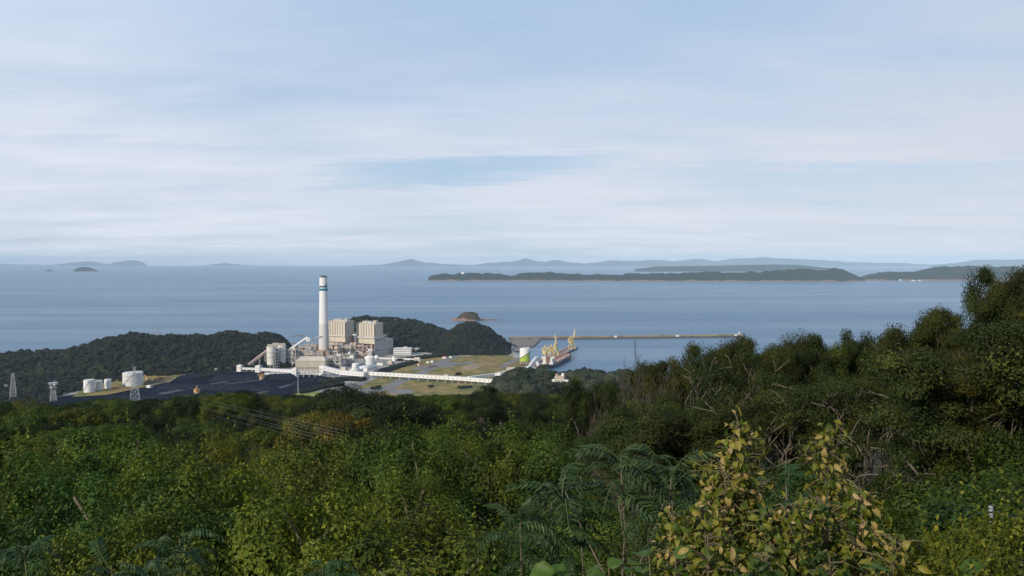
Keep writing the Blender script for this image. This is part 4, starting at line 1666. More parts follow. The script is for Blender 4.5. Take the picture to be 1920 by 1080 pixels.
def crane(u, label, s=9, up=1.0, rz=0.0, sc=1.0):
    """luffing unloading crane on a portal"""
    t = empty("unloading_crane", pp(u, -s, 0.3), label, "crane", "yellow unloading cranes on the pier", math.atan2(PD.y, PD.x) + rz)
    t.scale = (sc, sc, sc)
    b = MB()
    for x in (-7, 7):
        for y in (-7, 7):
            b.bar((x, y, 0), (x * 0.55, y * 0.55, 16), 1.9)
    for x in (-6.6, 6.6):
        b.bar((x, -6.6, 2), (x, 6.6, 2), 1.2)
    b.box((0, 0, 15.6), (10, 10, 2))
    b.build("portal", M["yellow"], t)
    b = MB()
    b.box((1, 0, 17.6), (13, 8.5, 6))
    mh = b.build("machinery_house", M["yellow"], t)
    b = MB()
    b.box((-7, -5.6, 18), (3.4, 3, 3.2))
    b.build("operator_cab", M["bright"], mh)
    b = MB()
    for y in (-2.6, 2.6):
        b.bar((4, y, 23), (1, y * 0.4, 37), 1.3)
        b.bar((-4, y, 23), (1, y * 0.4, 37), 1.1)
    b.bar((1, 0, 37), (10, 0, 30), 1.1)
    b.box((10.5, 0, 25), (4, 5, 5))
    b.build("mast_frame", M["yellow"], t)
    tip = Vector((-18, -7, 23 + 38 * up))
    b = MB()
    for y in (-1.8, 1.8):
        b.bar((-5, y, 23), tip + Vector((0, y * 0.2, 0)), 1.3)
    for i in range(6):
        p = Vector((-5, -1.8, 23)).lerp(tip, i / 6)
        q = Vector((-5, 1.8, 23)).lerp(tip, (i + 0.6) / 6)
        b.bar(p, q, 0.6)
    bo = b.build("boom", M["yellow"], t)
    b = MB()
    b.bar((1, 0, 37), tip, 0.45)
    b.bar(tip, tip + Vector((-7, -2.6, -7)), 0.7)
    b.bar(tip + Vector((-7, -2.6, -7)), tip + Vector((-7, -2.6, -24)), 0.25)
    b.build("hoist_cable", M["steel"], bo)
    return t


crane(0.30, "yellow unloading crane nearest the patterned silo, boom half raised", 12, 0.40, 0.9, 0.95)
crane(0.43, "yellow crane second from the silo, boom steeply raised", 12, 0.72, 2.2, 0.85)
crane(0.53, "yellow crane in the middle of the pier with the tallest boom", 12, 0.9, 3.1, 0.9)
crane(0.86, "yellow crane near the pier's far end, apart from the others", 4, 0.85, 2.5, 0.95)

# white chute gallery arching from the pier down to the conveyor house
pts = [D(984, 696, P(984, 700).y), D(992, 688, P(992, 697).y), D(1000, 677, P(1000, 693).y), D(1005, 671, P(1004, 691).y), D(1009, 670.5, P(1008, 689).y), D(1010, 676, P(1010, 688).y)]
t = empty("chute_gallery", P(984, 703), "white arched conveyor rising beside the patterned silo at the pier root", "conveyor")
b = MB()
o = t.location
b.tube([p - o for p in pts], [3.2, 3.2, 3.2, 3.2, 3.0, 2.6], 12)
b.build("gallery", M["bright"], t)
b = MB()
for p in pts[1:5]:
    q = p - o
    b.bar(q, Vector((q.x + 3, q.y, 0)), 0.8)
    b.bar(q, Vector((q.x - 3, q.y, 0)), 0.8)
b.build("trestle", M["steel"], t)
tower(1007, 693, 680, 8, "white transfer tower at the root of the pier", "transfer_tower", "white", None, False)


# breakwater with its light and huts
def make_breakwater():
    A, B = P(953, 637, 0), P(1394, 631.5, 0)
    t = empty("breakwater", A, "long low concrete breakwater behind the yellow cranes", "breakwater", None, math.atan2((B - A).y, (B - A).x))
    L = (B - A).length
    b = MB()
    b.box((L / 2, 0, -2), (L, 26, 5.5), 0, 0, 0.998)
    b.build("base", M["darkconc"], t)
    b = MB()
    b.box((L / 2, 7, 3.5), (L - 2, 8, 4.2))
    n = int(L / 25)
    for i in range(n):
        b.box((12 + i * 25, 2.6, 3.5), (0.8, 0.9, 3.6))
    b.build("parapet", M["tan"], t)
    return t, A, (B - A).normalized(), L


bw, bwA, bwD, bwL = make_breakwater()


def beacon(u, label, h):
    t = empty("beacon", bwA + bwD * (u * bwL) + Vector((0, 0, 7.7)) + Vector((-bwD.y, bwD.x, 0)) * 7, label, "beacon", "white beacons on the breakwater")
    b = MB()
    b.cyl((0, 0, 0), 2.2, h * 0.75, 14, 0, 1.3)
    b.build("tower", M["bright"], t)
    b = MB()
    b.cyl((0, 0, h * 0.75), 1.7, 0.4, 14)
    b.cyl((0, 0, h * 0.75 + 0.4), 0.9, h * 0.25, 10, 0, None, 0.6)
    b.build("lantern", M["bright"], t)


beacon(0.985, "white beacon at the far tip of the breakwater", 9)
cabin_pts = ((0.445, "white hut in the middle of the breakwater"), (0.71, "white hut between the middle and the tip of the breakwater"), (0.965, "white hut beside the beacon at the breakwater tip"))
for u, lab in cabin_pts:
    t = empty("hut", bwA + bwD * (u * bwL) + Vector((0, 0, 3.52)) - Vector((-bwD.y, bwD.x, 0)) * 4, lab, "hut", "white huts on the breakwater", math.atan2(bwD.y, bwD.x))
    b = MB()
    b.box((0, 0, 0), (9, 5, 5.0))
    b.build("wall", M["bright"], t)
    b = MB()
    b.box((0, 0, 5.0), (9.6, 5.6, 0.5))
    b.build("roof", M["white"], t)

# teal netting on the cut slope and its frame
t = empty("slope_netting", P(808, 656), "teal netting on the cut slope between the two wooded hills", "netting")
b = MB()
k = 2150 / F
pts = [(-7 * k, 6, 1), (5 * k, 4, 1), (9 * k, 26, 12), (9.5 * k, 30, 15), (-6 * k, 30, 14), (-9 * k, 24, 9)]
b.v = [tuple(p) for p in pts] + [(p[0], p[1] + 3, p[2] - 1.5) for p in pts]
b.face([0, 1, 2, 3, 4, 5])
b.face([11, 10, 9, 8, 7, 6])
for i in range(6):
    b.face([i, 6 + i, 6 + (i + 1) % 6, (i + 1) % 6])
b.build("net", M["net"], t)

# white building among the trees on the headland
def headland_building():
    y = 965.0
    o = D(1050, 716, y)
    k = y / F
    t = empty("villa", o, "white stepped building half hidden among the headland trees", "building", None, -0.35)
    b = MB()
    b.box((0, 0, -6), (17 * k, 9, 7 + 9 * k))
    wl = b.build("wall", M["cream"], t)
    b = MB()
    b.box((5 * k, 2, 1), (4 * k, 5, 14.5 * k))
    b.build("tower", M["bright"], t)
    b = MB()
    b.box((-11.5 * k, 0, -6), (6 * k, 6, 6 + 4.5 * k))
    b.build("wing", M["white"], t)
    b = MB()
    b.box((13 * k, -2, -6), (9 * k, 6, 6 + 5 * k))
    b.build("wing", M["white"], t)
    b = MB()
    b.box((0, 0, 1 + 9 * k), (17.6 * k, 9.6, 0.5))
    b.box((-6 * k, 0, 1.5 + 9 * k), (3 * k, 4, 2.5))
    b.build("roof", M["pink"], t)
    for f in range(2):
        for i in range(5):
            w = MB()
            w.box((-7 * k + i * 3.0 * k, -4.56, 0.8 + f * 3.2), (1.4 * k, 0.12, 1.6))
            w.build("window", M["glass"], wl)


headland_building()


r_ = np.random.default_rng(5)
pts_ = []
for k_ in range(46):
    q_ = D(1050 + r_.uniform(-26, 26), 722 + r_.uniform(-3, 6), 950 + r_.uniform(-14, 6))
    pts_.append(tuple(q_))
tag(blob_forest("headland_thicket", np.array(pts_), r_.uniform(2.0, 3.8, 46), GREYFOREST, 2, 71), kind="stuff")

# lattice towers, masts and poles
def lattice(px, base, h, wb, label, arms=(), dish=False, name="lattice_tower", wt=None, th=0.32, mt="steel", cat="pylon", group=None, rz=0.4):
    t = empty(name, base, label, cat, group, rz)
    wt = wt if wt else wb * 0.16
    b = MB()
    n = 9
    zs = [h * (1 - (1 - i / n) ** 1.25) for i in range(n + 1)]

    def half(z):
        return (wb + (wt - wb) * min(1, z / (h * 0.92))) / 2
    for i in range(n):
        z0, z1 = zs[i], zs[i + 1]
        a, c = half(z0), half(z1)
        cs = [(-1, -1), (1, -1), (1, 1), (-1, 1)]
        for k in range(4):
            x, y = cs[k]
            x2, y2 = cs[(k + 1) % 4]
            b.bar((x * a, y * a, z0), (x * c, y * c, z1), th * 1.5)
            b.bar((x * a, y * a, z0), (x2 * c, y2 * c, z1), th)
            b.bar((x2 * a, y2 * a, z0), (x * c, y * c, z1), th)
            b.bar((x * c, y * c, z1), (x2 * c, y2 * c, z1), th)
    b.build("frame", M[mt], t)
    for z, w in arms:
        b = MB()
        hw = half(z)
        for sgn in (-1, 1):
            b.bar((sgn * hw, 0, z), (sgn * w, 0, z + 0.3), th * 1.4)
            b.bar((sgn * hw, 0, z + 2.2), (sgn * w, 0, z + 0.3), th)
            b.bar((sgn * w, 0, z + 0.3), (sgn * w, 0, z - 2.4), th * 0.9)
        b.build("crossarm", M[mt], t)
    if dish:
        b = MB()
        b.box((0, 0, h * 0.90), (wt * 2.4, wt * 2.4, 0.6))
        b.box((0, 0, h * 0.74), (wt * 2.2, wt * 2.2, 0.5))
        b.box((0, 0, h * 0.995), (wt * 2.6, wt * 2.6, 0.5))
        b.build("platform", M[mt], t)
        for sx, z in ((2.4, h * 0.93), (-2.0, h * 0.80)):
            b = MB()
            b.tube([(sx, -wt * 1.2, z), (sx, -wt * 1.2 - 0.9, z)], [1.6, 1.7], 16)
            b.build("dish", M["bright"], t)
    return t


def hill_at(px, d):
    x, y = d * math.sin(math.atan((px - 960) / F)), d * math.cos(math.atan((px - 960) / F))
    return Vector((x, y, float(hill_z(x, y))))


def lattice_px(px, pbase, ptop, d, wpx, label, **kw):
    y = d
    o = D(px, pbase, y)
    h = D(px, ptop, y).z - o.z
    return lattice(px, o, h, wpx * y / F, label, **kw)


lattice_px(25, 749, 700, 1330, 11, "grey lattice mast at the very edge of the coal yard", arms=((12, 5), (20, 5)), wt=3.5, name="lattice_mast", cat="mast")
lattice_px(100, 752, 718, 1290, 11, "short lattice mast with platforms and white dishes", dish=True, wt=5.0, name="lattice_mast", cat="mast")
pyl = lattice_px(253, 758, 688, 1290, 19, "tall bluish lattice pylon in front of the big oil tank", arms=((46, 13), (52, 10), (38, 11)), wt=3.0, th=0.36)
lattice_px(296.5, 650, 615, 1850, 9, "faint lattice pylon on top of the left forest ridge", arms=((30, 9), (36, 8), (41, 7)), wt=2.0, th=0.34)
lattice_px(742, 630, 599, 2300, 7, "faint lattice pylon on the hill behind the office block", arms=((30, 8), (36, 8), (42, 6)), wt=2.0, th=0.34)


def lamp_mast(px, py, ptop, label, name="lamp_mast"):
    o = P(px, py)
    h = D(px, ptop, o.y).z - o.z
    t = empty(name, o, label, "lamp mast")
    b = MB()
    b.cyl((0, 0, 0), 0.75, h, 12, 0, 0.45)
    b.build("pole", M["steel"], t)
    b = MB()
    b.cyl((0, 0, h), 2.0, 1.2, 12)
    for k in range(6):
        a = k * math.pi / 3
        b.box((2.0 * math.cos(a), 2.0 * math.sin(a), h + 0.1), (1.0, 1.0, 1.1), a)
    b.build("lamp_head", M["grey"], t)


lamp_mast(559, 739, 706, "tall lamp mast between the coal heap and the mown grass")
o = P(350, 697)
t = empty("utility_pole", D(350, 694, 1800), "thin white pole with crossbar below the forest ridge", "pole")
b = MB()
b.cyl((0, 0, -8), 0.5, 8 + 21 * 1800 / F, 8)
b.build("post", M["white"], t)
b = MB()
b.bar((-4, 0, 19 * 1800 / F), (4, 0, 19 * 1800 / F), 0.7)
b.build("crossbar", M["white"], t)

# wires from the tall pylon towards the lookout's hill
def wire(p, q, sag, label, r=0.10, group="power lines over the forest"):
    pts = []
    for k in range(25):
        u = k / 24
        w = Vector(p).lerp(Vector(q), u)
        w.z -= sag * 4 * u * (1 - u)
        pts.append(w)
    b = MB()
    b.tube(pts, r, 5)
    return tag(b.build("power_line", M["wire"]), label, "power line", group)


pw = pyl.location
c, s_ = math.cos(0.4), math.sin(0.4)
ends = [(668, 846, 50), (664, 838, 50.5), (660, 830, 51), (656, 822, 51.5), (652, 815, 52), (646, 808, 52.5)]
names = ["lowest power line sagging over the forest below the coal yard", "second lowest power line over the forest below the coal yard", "third lowest power line over the forest below the coal yard",
         "third highest power line over the forest below the coal yard", "second highest power line over the forest below the coal yard", "highest power line over the forest below the coal yard"]
offs = [(-11, 35.8), (11, 35.8), (-13, 43.8), (13, 43.8), (-10, 49.8), (10, 49.8)]
WIRE_ENDS = []
for (px, py, dd), lab, (ox, oz) in zip(ends, names, offs):
    e = D(px, py, dd)
    WIRE_ENDS.append(e)
    wire((pw.x + ox * c, pw.y + ox * s_, pw.z + oz), e, 5, lab, 0.004)

# far details: white dome, wind turbines and a white village on the islands, a boat on the sea
o = D(868, 513.5, 10450)
t = empty("dome_house", o, "white domed building on the long island's left end", "dome")
b = MB()
b.cyl((0, 0, -12), 26, 14, 24, 0, None, 20)
b.build("dome", M["bright"], t)
for px, lab in ((942, "left one of two white wind turbines on the long island"), (954, "right one of two white wind turbines on the long island")):
    o = D(px, 515, 10480)
    t = empty("wind_turbine", o, lab, "wind turbine", "wind turbines on the long island")
    b = MB()
    b.cyl((0, 0, -10), 2.6, 62, 10, 0, 1.5)
    b.build("mast", M["bright"], t)
    b = MB()
    for k in range(3):
        a = math.radians(90 + 120 * k + px)
        b.bar((0, -3, 52), (25 * math.cos(a), -3, 52 + 25 * math.sin(a)), 1.8, 0.8)
    b.build("blade", M["bright"], t)
for px, py, w, h, lab in ((1626, 523, 34, 22, "white harbour building in the gap between the islands"), (1634, 523, 40, 26, "largest white building in the gap between the islands"), (1641, 523.4, 26, 16, "low white building right in the gap between the islands"),
                          (1688, 524.2, 24, 14, "small white house on the right island's shore"), (1712, 525, 30, 12, "low white shed along the right island's shore"), (1724, 525, 26, 12, "white shed next to the low one on the right island")):
    o = P(px, py + 1.8, 1.0)
    t = empty("waterfront_building", o, lab, "building", "white buildings on the far shore")
    b = MB()
    b.box((0, 0, 0), (w, 20, h))
    b.build("wall", M["bright"], t)
    b = MB()
    b.box((0, 0, h), (w + 2, 22, 2))
    b.build("roof", M["white"], t)
t = empty("motor_boat", P(747, 557, 0.0), "small white boat out on the open sea above the hills", "boat", None, 0.6)
b = MB()
b.v = [(-7, -2.2, 2.0), (4, -2.2, 2.2), (9, 0, 2.8), (4, 2.2, 2.2), (-7, 2.2, 2.0), (-7, -1.7, -0.5), (4, -1.6, -0.5), (7.5, 0, -0.3), (4, 1.6, -0.5), (-7, 1.7, -0.5)]
for i in range(5):
    b.face([i, 5 + i, 5 + (i + 1) % 5, (i + 1) % 5])
b.face([0, 1, 2, 3, 4])
b.build("hull", M["bright"], t)
b = MB()
b.box((-1, 0, 2.1), (6, 3, 3.0), 0, 0, 0.85)
b.build("cabin", M["bright"], t)

# hedges of dark trees inside the plant
def hedge(pix, label, width, seed, n, r0=3.0):
    r = np.random.default_rng(seed)
    seg = [P(*p) for p in pix]
    t = r.uniform(0, len(seg) - 1.001, n)
    pts = []
    for q in t:
        i = int(q)
        p = seg[i].lerp(seg[i + 1], q - i)
        d = (seg[i + 1] - seg[i]).normalized()
        p = p + Vector((-d.y, d.x, 0)) * r.uniform(-width, width)
        pts.append((p.x, p.y, G + 1.2 + r.uniform(0, 2.5)))
    o = blob_forest("hedge", np.array(pts), r0 * r.uniform(0.7, 1.25, n), FOREST, 2, seed)
    tag(o, label, "hedge")


hedge([(703, 703), (738, 691), (780, 679)], "dark hedge belt between the white stores and the meadow", 11, 1, 420)
hedge([(604, 719), (650, 712), (682, 714)], "dark hedge belt along the right end of the coal yard", 12, 2, 380)
hedge([(745, 676), (790, 672), (835, 667), (858, 662)], "dark hedge belt below the wooded hills", 14, 3, 600)
hedge([(560, 738), (600, 728), (640, 722)], "dark tree belt beside the mown grass", 10, 4, 260)
hedge([(695, 731), (712, 727)], "small dark thicket in the near meadow", 5, 5, 26, 2.0)
hedge([(802, 727), (812, 726)], "pair of dark bushes in the near meadow", 2, 6, 10, 1.8)
hedge([(855, 704), (862, 702)], "dark bush just behind the long gallery", 4, 7, 18, 2.2)
hedge([(860, 729), (885, 727)], "greyish scrub at the right of the near meadow", 6, 8, 60, 1.6)
hedge([(428, 696), (405, 703), (372, 709)], "dark scrub at the back edge of the coal yard", 8, 9, 120, 2.2)
# ------------------------------------------------------------------ vegetation on the lookout's hill
LEAFQ = dict(
    broad=leaf_mat("broad_leaves", [(0.0, (0.019, 0.036, 0.006)), (0.45, (0.066, 0.100, 0.015)), (0.8, (0.140, 0.175, 0.024)), (1.0, (0.21, 0.22, 0.032))], spec=0.16, rough=0.6),
    dark=leaf_mat("dark_evergreen_leaves", [(0.0, (0.008, 0.014, 0.004)), (0.5, (0.022, 0.036, 0.008)), (0.85, (0.052, 0.068, 0.013)), (1.0, (0.09, 0.095, 0.022))], trans=0.15, spec=0.16, rough=0.6),
    wall=leaf_mat("coastal_evergreen_leaves", [(0.0, (0.008, 0.013, 0.003)), (0.5, (0.030, 0.042, 0.007)), (0.85, (0.075, 0.084, 0.013)), (1.0, (0.13, 0.115, 0.024))], trans=0.15, spec=0.18, rough=0.6),
    frond=leaf_mat("glossy_frond_leaflets", [(0.0, (0.014, 0.034, 0.012)), (0.6, (0.036, 0.068, 0.022)), (1.0, (0.070, 0.100, 0.030))], trans=0.2, rough=0.55, spec=0.22),
    yellow=leaf_mat("yellowing_leaves", [(0.0, (0.024, 0.046, 0.005)), (0.35, (0.095, 0.112, 0.011)), (0.62, (0.19, 0.165, 0.026)), (0.85, (0.30, 0.215, 0.08)), (1.0, (0.40, 0.28, 0.16))], trans=0.25, spec=0.2),
    big=leaf_mat("large_green_leaves", [(0.0, (0.035, 0.080, 0.010)), (1.0, (0.085, 0.14, 0.02))], trans=0.35, rough=0.5, spec=0.25),
)


def unit(a):
    return a / np.maximum(np.linalg.norm(a, axis=-1, keepdims=True), 1e-9)


def leaves(C, N, S, r, width=0.34, fold=0.10, droop=0.15, aim=None):
    """kite shaped folded leaves at C with normal N and length S"""
    n = len(C)
    N = unit(N)
    A = r.normal(0, 1, (n, 3)) if aim is None else aim + r.normal(0, 0.35, (n, 3))
    A = unit(A - N * (A * N).sum(-1, keepdims=True))
    B = np.cross(N, A)
    S = np.asarray(S)[:, None]
    p0 = C - A * S * 0.5
    p1 = C + B * S * width + N * S * fold - A * S * 0.06
    p2 = C + A * S * 0.5 - N * S * droop
    p3 = C - B * S * width + N * S * fold - A * S * 0.06
    V = np.stack([p0, p1, p2, p3], 1).reshape(-1, 3)
    Q = np.arange(4 * n).reshape(n, 4)
    return V, Q


def cat_meshes(parts):
    V, Q, T, o = [], [], [], 0
    for v, q, t in parts:
        V.append(v)
        Q.append(q + o)
        T.append(t)
        o += len(v)
    return np.concatenate(V), np.concatenate(Q), np.concatenate(T)


def crown_mesh(name, seed, rx, rz, nclump, nleaf, leaf, mt, cr=(0.22, 0.38), lo=-0.25, up=0.6, flat=0.8, gap=0.0, spray=False):
    """a crown built of many leaf clumps on an uneven dome; centre of the dome at the origin"""
    r = np.random.default_rng(seed)
    d = unit(r.normal(0, 1, (nclump * 3, 3)))
    d = d[d[:, 2] > lo][:nclump]
    ph = r.uniform(0, 6.28, 6)
    lump = 0.86 + 0.16 * np.sin(d[:, 0] * 3 + ph[0]) * np.cos(d[:, 1] * 3.5 + ph[1]) + 0.10 * np.sin(d[:, 2] * 5 + ph[2]) + r.normal(0, 0.07, len(d))
    inner = np.where(r.uniform(0, 1, len(d)) < 0.25, r.uniform(0.45, 0.8, len(d)), 1.0)
    cen = d * (lump * inner)[:, None] * np.array([rx, rx, rz])
    parts = []
    for i, c in enumerate(cen):
        k = int(nleaf * r.uniform(0.6, 1.35))
        crad = rx * r.uniform(*cr)
        u = unit(r.normal(0, 1, (k, 3)) + d[i] * 0.5)
        rr = crad * r.uniform(0.35, 1.0, k) ** 0.6
        pos = c + u * rr[:, None] * np.array([1, 1, flat])
        nrm = u * 0.95 + np.array([0, 0, up * 0.7]) + d[i] * 0.35 + r.normal(0, 0.30, (k, 3))
        s = leaf * r.uniform(0.65, 1.35, k)
        v, q = leaves(pos, nrm, s, r)
        t = np.clip(r.beta(1.7, 2.0) * 0.72 + r.normal(0.08, 0.085, k) + (r.uniform(0, 1, k) < 0.015) * 0.4, 0, 1)
        parts.append((v, q, t))
        if spray and r.random() < 0.6:
            # a shoot that sticks out of the clump
            k2 = 14
            a = unit(d[i] + np.array([0, 0, 0.7]) + r.normal(0, 0.35, 3))
            w = np.linspace(0.5, 1.45, k2)[:, None]
            pos = c + a * crad * w + r.normal(0, leaf * 0.35, (k2, 3))
            v, q = leaves(pos, r.normal(0, 0.6, (k2, 3)) + np.array([0, 0, 0.8]), leaf * r.uniform(0.7, 1.2, k2), r)
            parts.append((v, q, np.clip(r.normal(0.62, 0.15, k2), 0, 1)))
    V, Q, T = cat_meshes(parts)
    return mesh_np(name, V, Q, mt, T), cen


def grow(seed, height=6.0, stems=2, lean=0.25, depth=4, r0=0.10, spread=0.75, flatten=0.5, wind=(0.25, 0.1), twist=0.22, keep=1.0):
    """a branching skeleton: returns tubes [(points, radii)] and the tip points with their direction"""
    r = random.Random(seed)
    tubes, tips = [], []

    def branch(p, d, L, rad, lev):
        pts, rr = [p], [rad]
        n = 5 if lev < 3 else 3
        for k in range(n):
            d = (d + Vector((r.gauss(0, twist), r.gauss(0, twist), r.gauss(0, twist * 0.7) + 0.07)) + Vector((wind[0], wind[1], 0)) * 0.05).normalized()
            p = p + d * (L / n)
            pts.append(p)
            rr.append(rad * (1 - 0.42 * (k + 1) / n))
            if lev >= 1 and lev < depth and k in (2, 3) and r.random() < 0.55 * keep:
                q = (d + Vector((r.gauss(0, spread), r.gauss(0, spread), r.gauss(0.15, 0.3)))).normalized()
                branch(p, q, L * r.uniform(0.45, 0.65), rad * 0.45, lev + 1)
        tubes.append(([q.copy() for q in pts], rr))
        if lev >= depth:
            tips.append((pts[-1].copy(), d))
            tips.append((pts[len(pts) // 2].copy(), d))
            return
        for k in range(2 if r.random() < 0.6 else 3):
            q = (d + Vector((r.gauss(0, spread), r.gauss(0, spread), r.gauss(0.1, 0.35 * flatten)))).normalized()
            if q.z < -0.05:
                q.z = abs(q.z) * 0.4
                q.normalize()
            branch(p, q, L * r.uniform(0.58, 0.78), rad * r.uniform(0.5, 0.62), lev + 1)
    for s in range(stems):
        a = r.uniform(0, 6.28)
        d = Vector((math.cos(a) * lean, math.sin(a) * lean, 1)).normalized()
        branch(Vector((r.uniform(-.25, .25), r.uniform(-.25, .25), -0.4)), d, height * r.uniform(0.30, 0.40), r0 * r.uniform(0.7, 1.1), 0)
    return tubes, tips


def tubes_mesh(name, tubes, mt, minr=0.012, n=6):
    b = MB()
    for pts, rr in tubes:
        b.tube(pts, [max(minr, k) for k in rr], n if rr[0] > 0.03 else 4, 0, False)
    me = bpy.data.meshes.new(name)
    me.from_pydata(b.v, [], b.f)
    me.materials.append(mt)
    me.polygons.foreach_set("use_smooth", [True] * len(b.f))
    me.update()
    return me


def tip_leaves(name, tips, seed, mt, rad=0.6, flat=0.4, nleaf=90, leaf=0.085, bias=0.0):
    r = np.random.default_rng(seed)
    parts = []
    zs = np.array([p.z for p, d in tips])
    zlo, zhi = np.percentile(zs, 10), zs.max()
    for p, d in tips:
        k = int(nleaf * r.uniform(0.5, 1.4))
        c = np.array(p[:]) + np.array(d[:]) * rad * 0.3
        u = unit(r.normal(0, 1, (k, 3)))
        cr = rad * r.uniform(0.6, 1.25)
        pos = c + u * (cr * r.uniform(0.15, 1, k) ** 0.75)[:, None] * np.array([1, 1, flat])
        nrm = u * 0.95 + np.array([0, 0, 0.4]) + r.normal(0, 0.32, (k, 3))
        v, q = leaves(pos, nrm, leaf * r.uniform(0.65, 1.3, k), r)
        parts.append((v, q, np.clip(r.beta(1.8, 2.2) * 0.7 + r.normal(0.08, 0.09, k), 0, 1)))
    V, Q, T = cat_meshes(parts)
    return mesh_np(name, V, Q, mt, T)


# ---- one model of each kind
def thing_from(name, parts, label, cat, group):
    t = empty(name, (0, 0, 0), label, cat, group)
    for nm, me in parts:
        link(nm, me, t)
    return t


def trunk_for(seed, cen, h, r0, mt):
    """trunk and limbs that reach some of the clumps"""
    r = random.Random(seed)
    top = Vector((r.uniform(-.2, .2) * r0 * 8, r.uniform(-.2, .2) * r0 * 8, h * 0.55))
    tb = [([Vector((0, 0, -0.8)), top * 0.5 + Vector((r.uniform(-.3, .3), 0, 0)), top], [r0 * 1.25, r0 * 0.95, r0 * 0.7])]
    for c in list(cen)[:: max(1, len(cen) // 12)]:
        q = Vector((float(c[0]), float(c[1]), float(c[2]) + h))
        m = top.lerp(q, 0.5) + Vector((r.uniform(-.4, .4), r.uniform(-.4, .4), r.uniform(-.1, .5)))
        tb.append(([top * r.uniform(0.6, 1.0), m, q], [r0 * 0.5, r0 * 0.32, r0 * 0.1]))
    return tubes_mesh("trunk", tb, mt, 0.03)


def make_tree(seed, rx, rz, h, mt, nclump, nleaf, leaf, bark, **kw):
    cm, cen = crown_mesh("crown", seed, rx, rz, nclump, nleaf, leaf, mt, **kw)
    V = np.empty(len(cm.vertices) * 3, dtype=np.float32)
    cm.vertices.foreach_get("co", V)
    V = V.reshape(-1, 3)
    V[:, 2] += h
    cm.vertices.foreach_set("co", V.ravel())
    cm.update()
    return [("trunk", trunk_for(seed, cen, h, 0.16 if rx > 2 else 0.045, bark)), ("crown", cm)]


TREES = []   # far and middle forest models: crown about 3 m radius, 6 to 7 m tall
for s in range(4):
    TREES.append(make_tree(100 + s, 2.9, 2.1, 4.2, LEAFQ["broad"], 44, 150, 0.19, M["bark"], lo=-0.3, cr=(0.18, 0.36), flat=0.72))
for s in range(3):
    TREES.append(make_tree(120 + s, 2.8, 2.3, 4.2, LEAFQ["dark"], 44, 150, 0.18, M["darkbark"], lo=-0.4, cr=(0.2, 0.36), flat=0.72))
PINES = [make_tree(140 + s, 3.2, 1.9, 5.2, LEAFQ["dark"], 48, 190, 0.16, M["darkbark"], lo=-0.4, cr=(0.26, 0.42), flat=0.42, up=0.9) for s in range(2)]
SHRUBS = []  # thicket models: radius about 1.4 m, 2 m tall
for s in range(5):
    SHRUBS.append(make_tree(200 + s, 1.45, 1.15, 1.1, LEAFQ["broad"], 36, 330, 0.054 + 0.006 * s, M["stem"], lo=-0.3, cr=(0.18, 0.40), spray=True))
for s in range(2):
    SHRUBS.append(make_tree(220 + s, 1.45, 1.05, 1.1, LEAFQ["broad"], 46, 240, 0.055, M["stem"], lo=-0.3, cr=(0.16, 0.34), spray=True))
WALL = []
for s in range(9):
    tubes, tips = grow(300 + s, 7.4, 2 + s % 2, 0.22, 3, 0.085 if s < 6 else 0.055, 0.44, 0.4, twist=0.22 if s < 6 else 0.34)
    zt = max(p.z for p, _ in tips)
    rr = random.Random(s)
    for p, d in tips:
        if p.z > 0.78 * zt:
            p.z = 0.78 * zt + (p.z - 0.78 * zt) * 0.55
    for pts, rr_ in tubes:
        for p in pts:
            if p.z > 0.78 * zt:
                p.z = 0.78 * zt + (p.z - 0.78 * zt) * 0.50
    tips = [(p, d) for p, d in tips if rr.random() < (0.60 if p.z > 0.62 * zt else 0.30)]
    WALL.append([("trunk", tubes_mesh("trunk", tubes, M["bark"], 0.016)), ("crown", tip_leaves("crown", tips, 300 + s, LEAFQ["wall"] if s % 3 else LEAFQ["dark"], 0.60, 0.52, 620 if s < 6 else 110, 0.064))])
BARE = []
for s in range(3):
    tubes, tips = grow(330 + s, 4.0, 7, 0.55, 5, 0.026, 0.50, 0.8, twist=0.20, keep=0.9)
    BARE.append([("branch", tubes_mesh("branch", tubes, M["twig"], 0.0045, 5))])


def height_of(parts):
    z = -1e9
    for nm, me in parts:
        V = np.empty(len(me.vertices) * 3, dtype=np.float32)
        me.vertices.foreach_get("co", V)
        z = max(z, float(np.percentile(V.reshape(-1, 3)[:, 2], 99.7)))
    return z


HT = {}
HT2 = {}
USED = []


def put(parts, key, name, cat, group, x, y, sc, rz, tint=(1, 1, 1), zoff=0.0, sz=None):
    z = float(hill_z(x, y)) + zoff
    t = empty(name, (x, y, z), None, cat, group, rz)
    t.scale = (sc, sc, sz if sz else sc)
    for nm, me in parts:
        o = link(nm, me, t)
        o.color = (*tint, 1)
    return t


def px_of(x, y):
    return 960 + F * x / y


LAND = [(60, "the lattice mast"), (140, "the platform mast"), (212, "the small tanks"), (290, "the oil tank"), (400, "the orange stacker"), (470, "the coal heap"), (535, "the coal silos"),
        (585, "the lamp mast"), (630, "the chimney"), (690, "the boiler houses"), (745, "the turbine hall"), (800, "the office block"), (855, "the round hill"), (905, "the islet"), (950, "the long gallery"), (1000, "the patterned silo"), (1045, "the cranes"),
        (1110, "the white villa"), (1180, "the bare bushes"), (1290, "the open water"), (1400, "the breakwater tip"), (1480, "the tree wall"), (1560, "the twin treetops"), (1640, "the harbour buildings"), (1720, "the treetop dip"), (1800, "the right island"), (1870, "the tallest tree"), (3000, "the frame's edge")]


def mark(px):
    for k, n in LAND:
        if px < k:
            return n


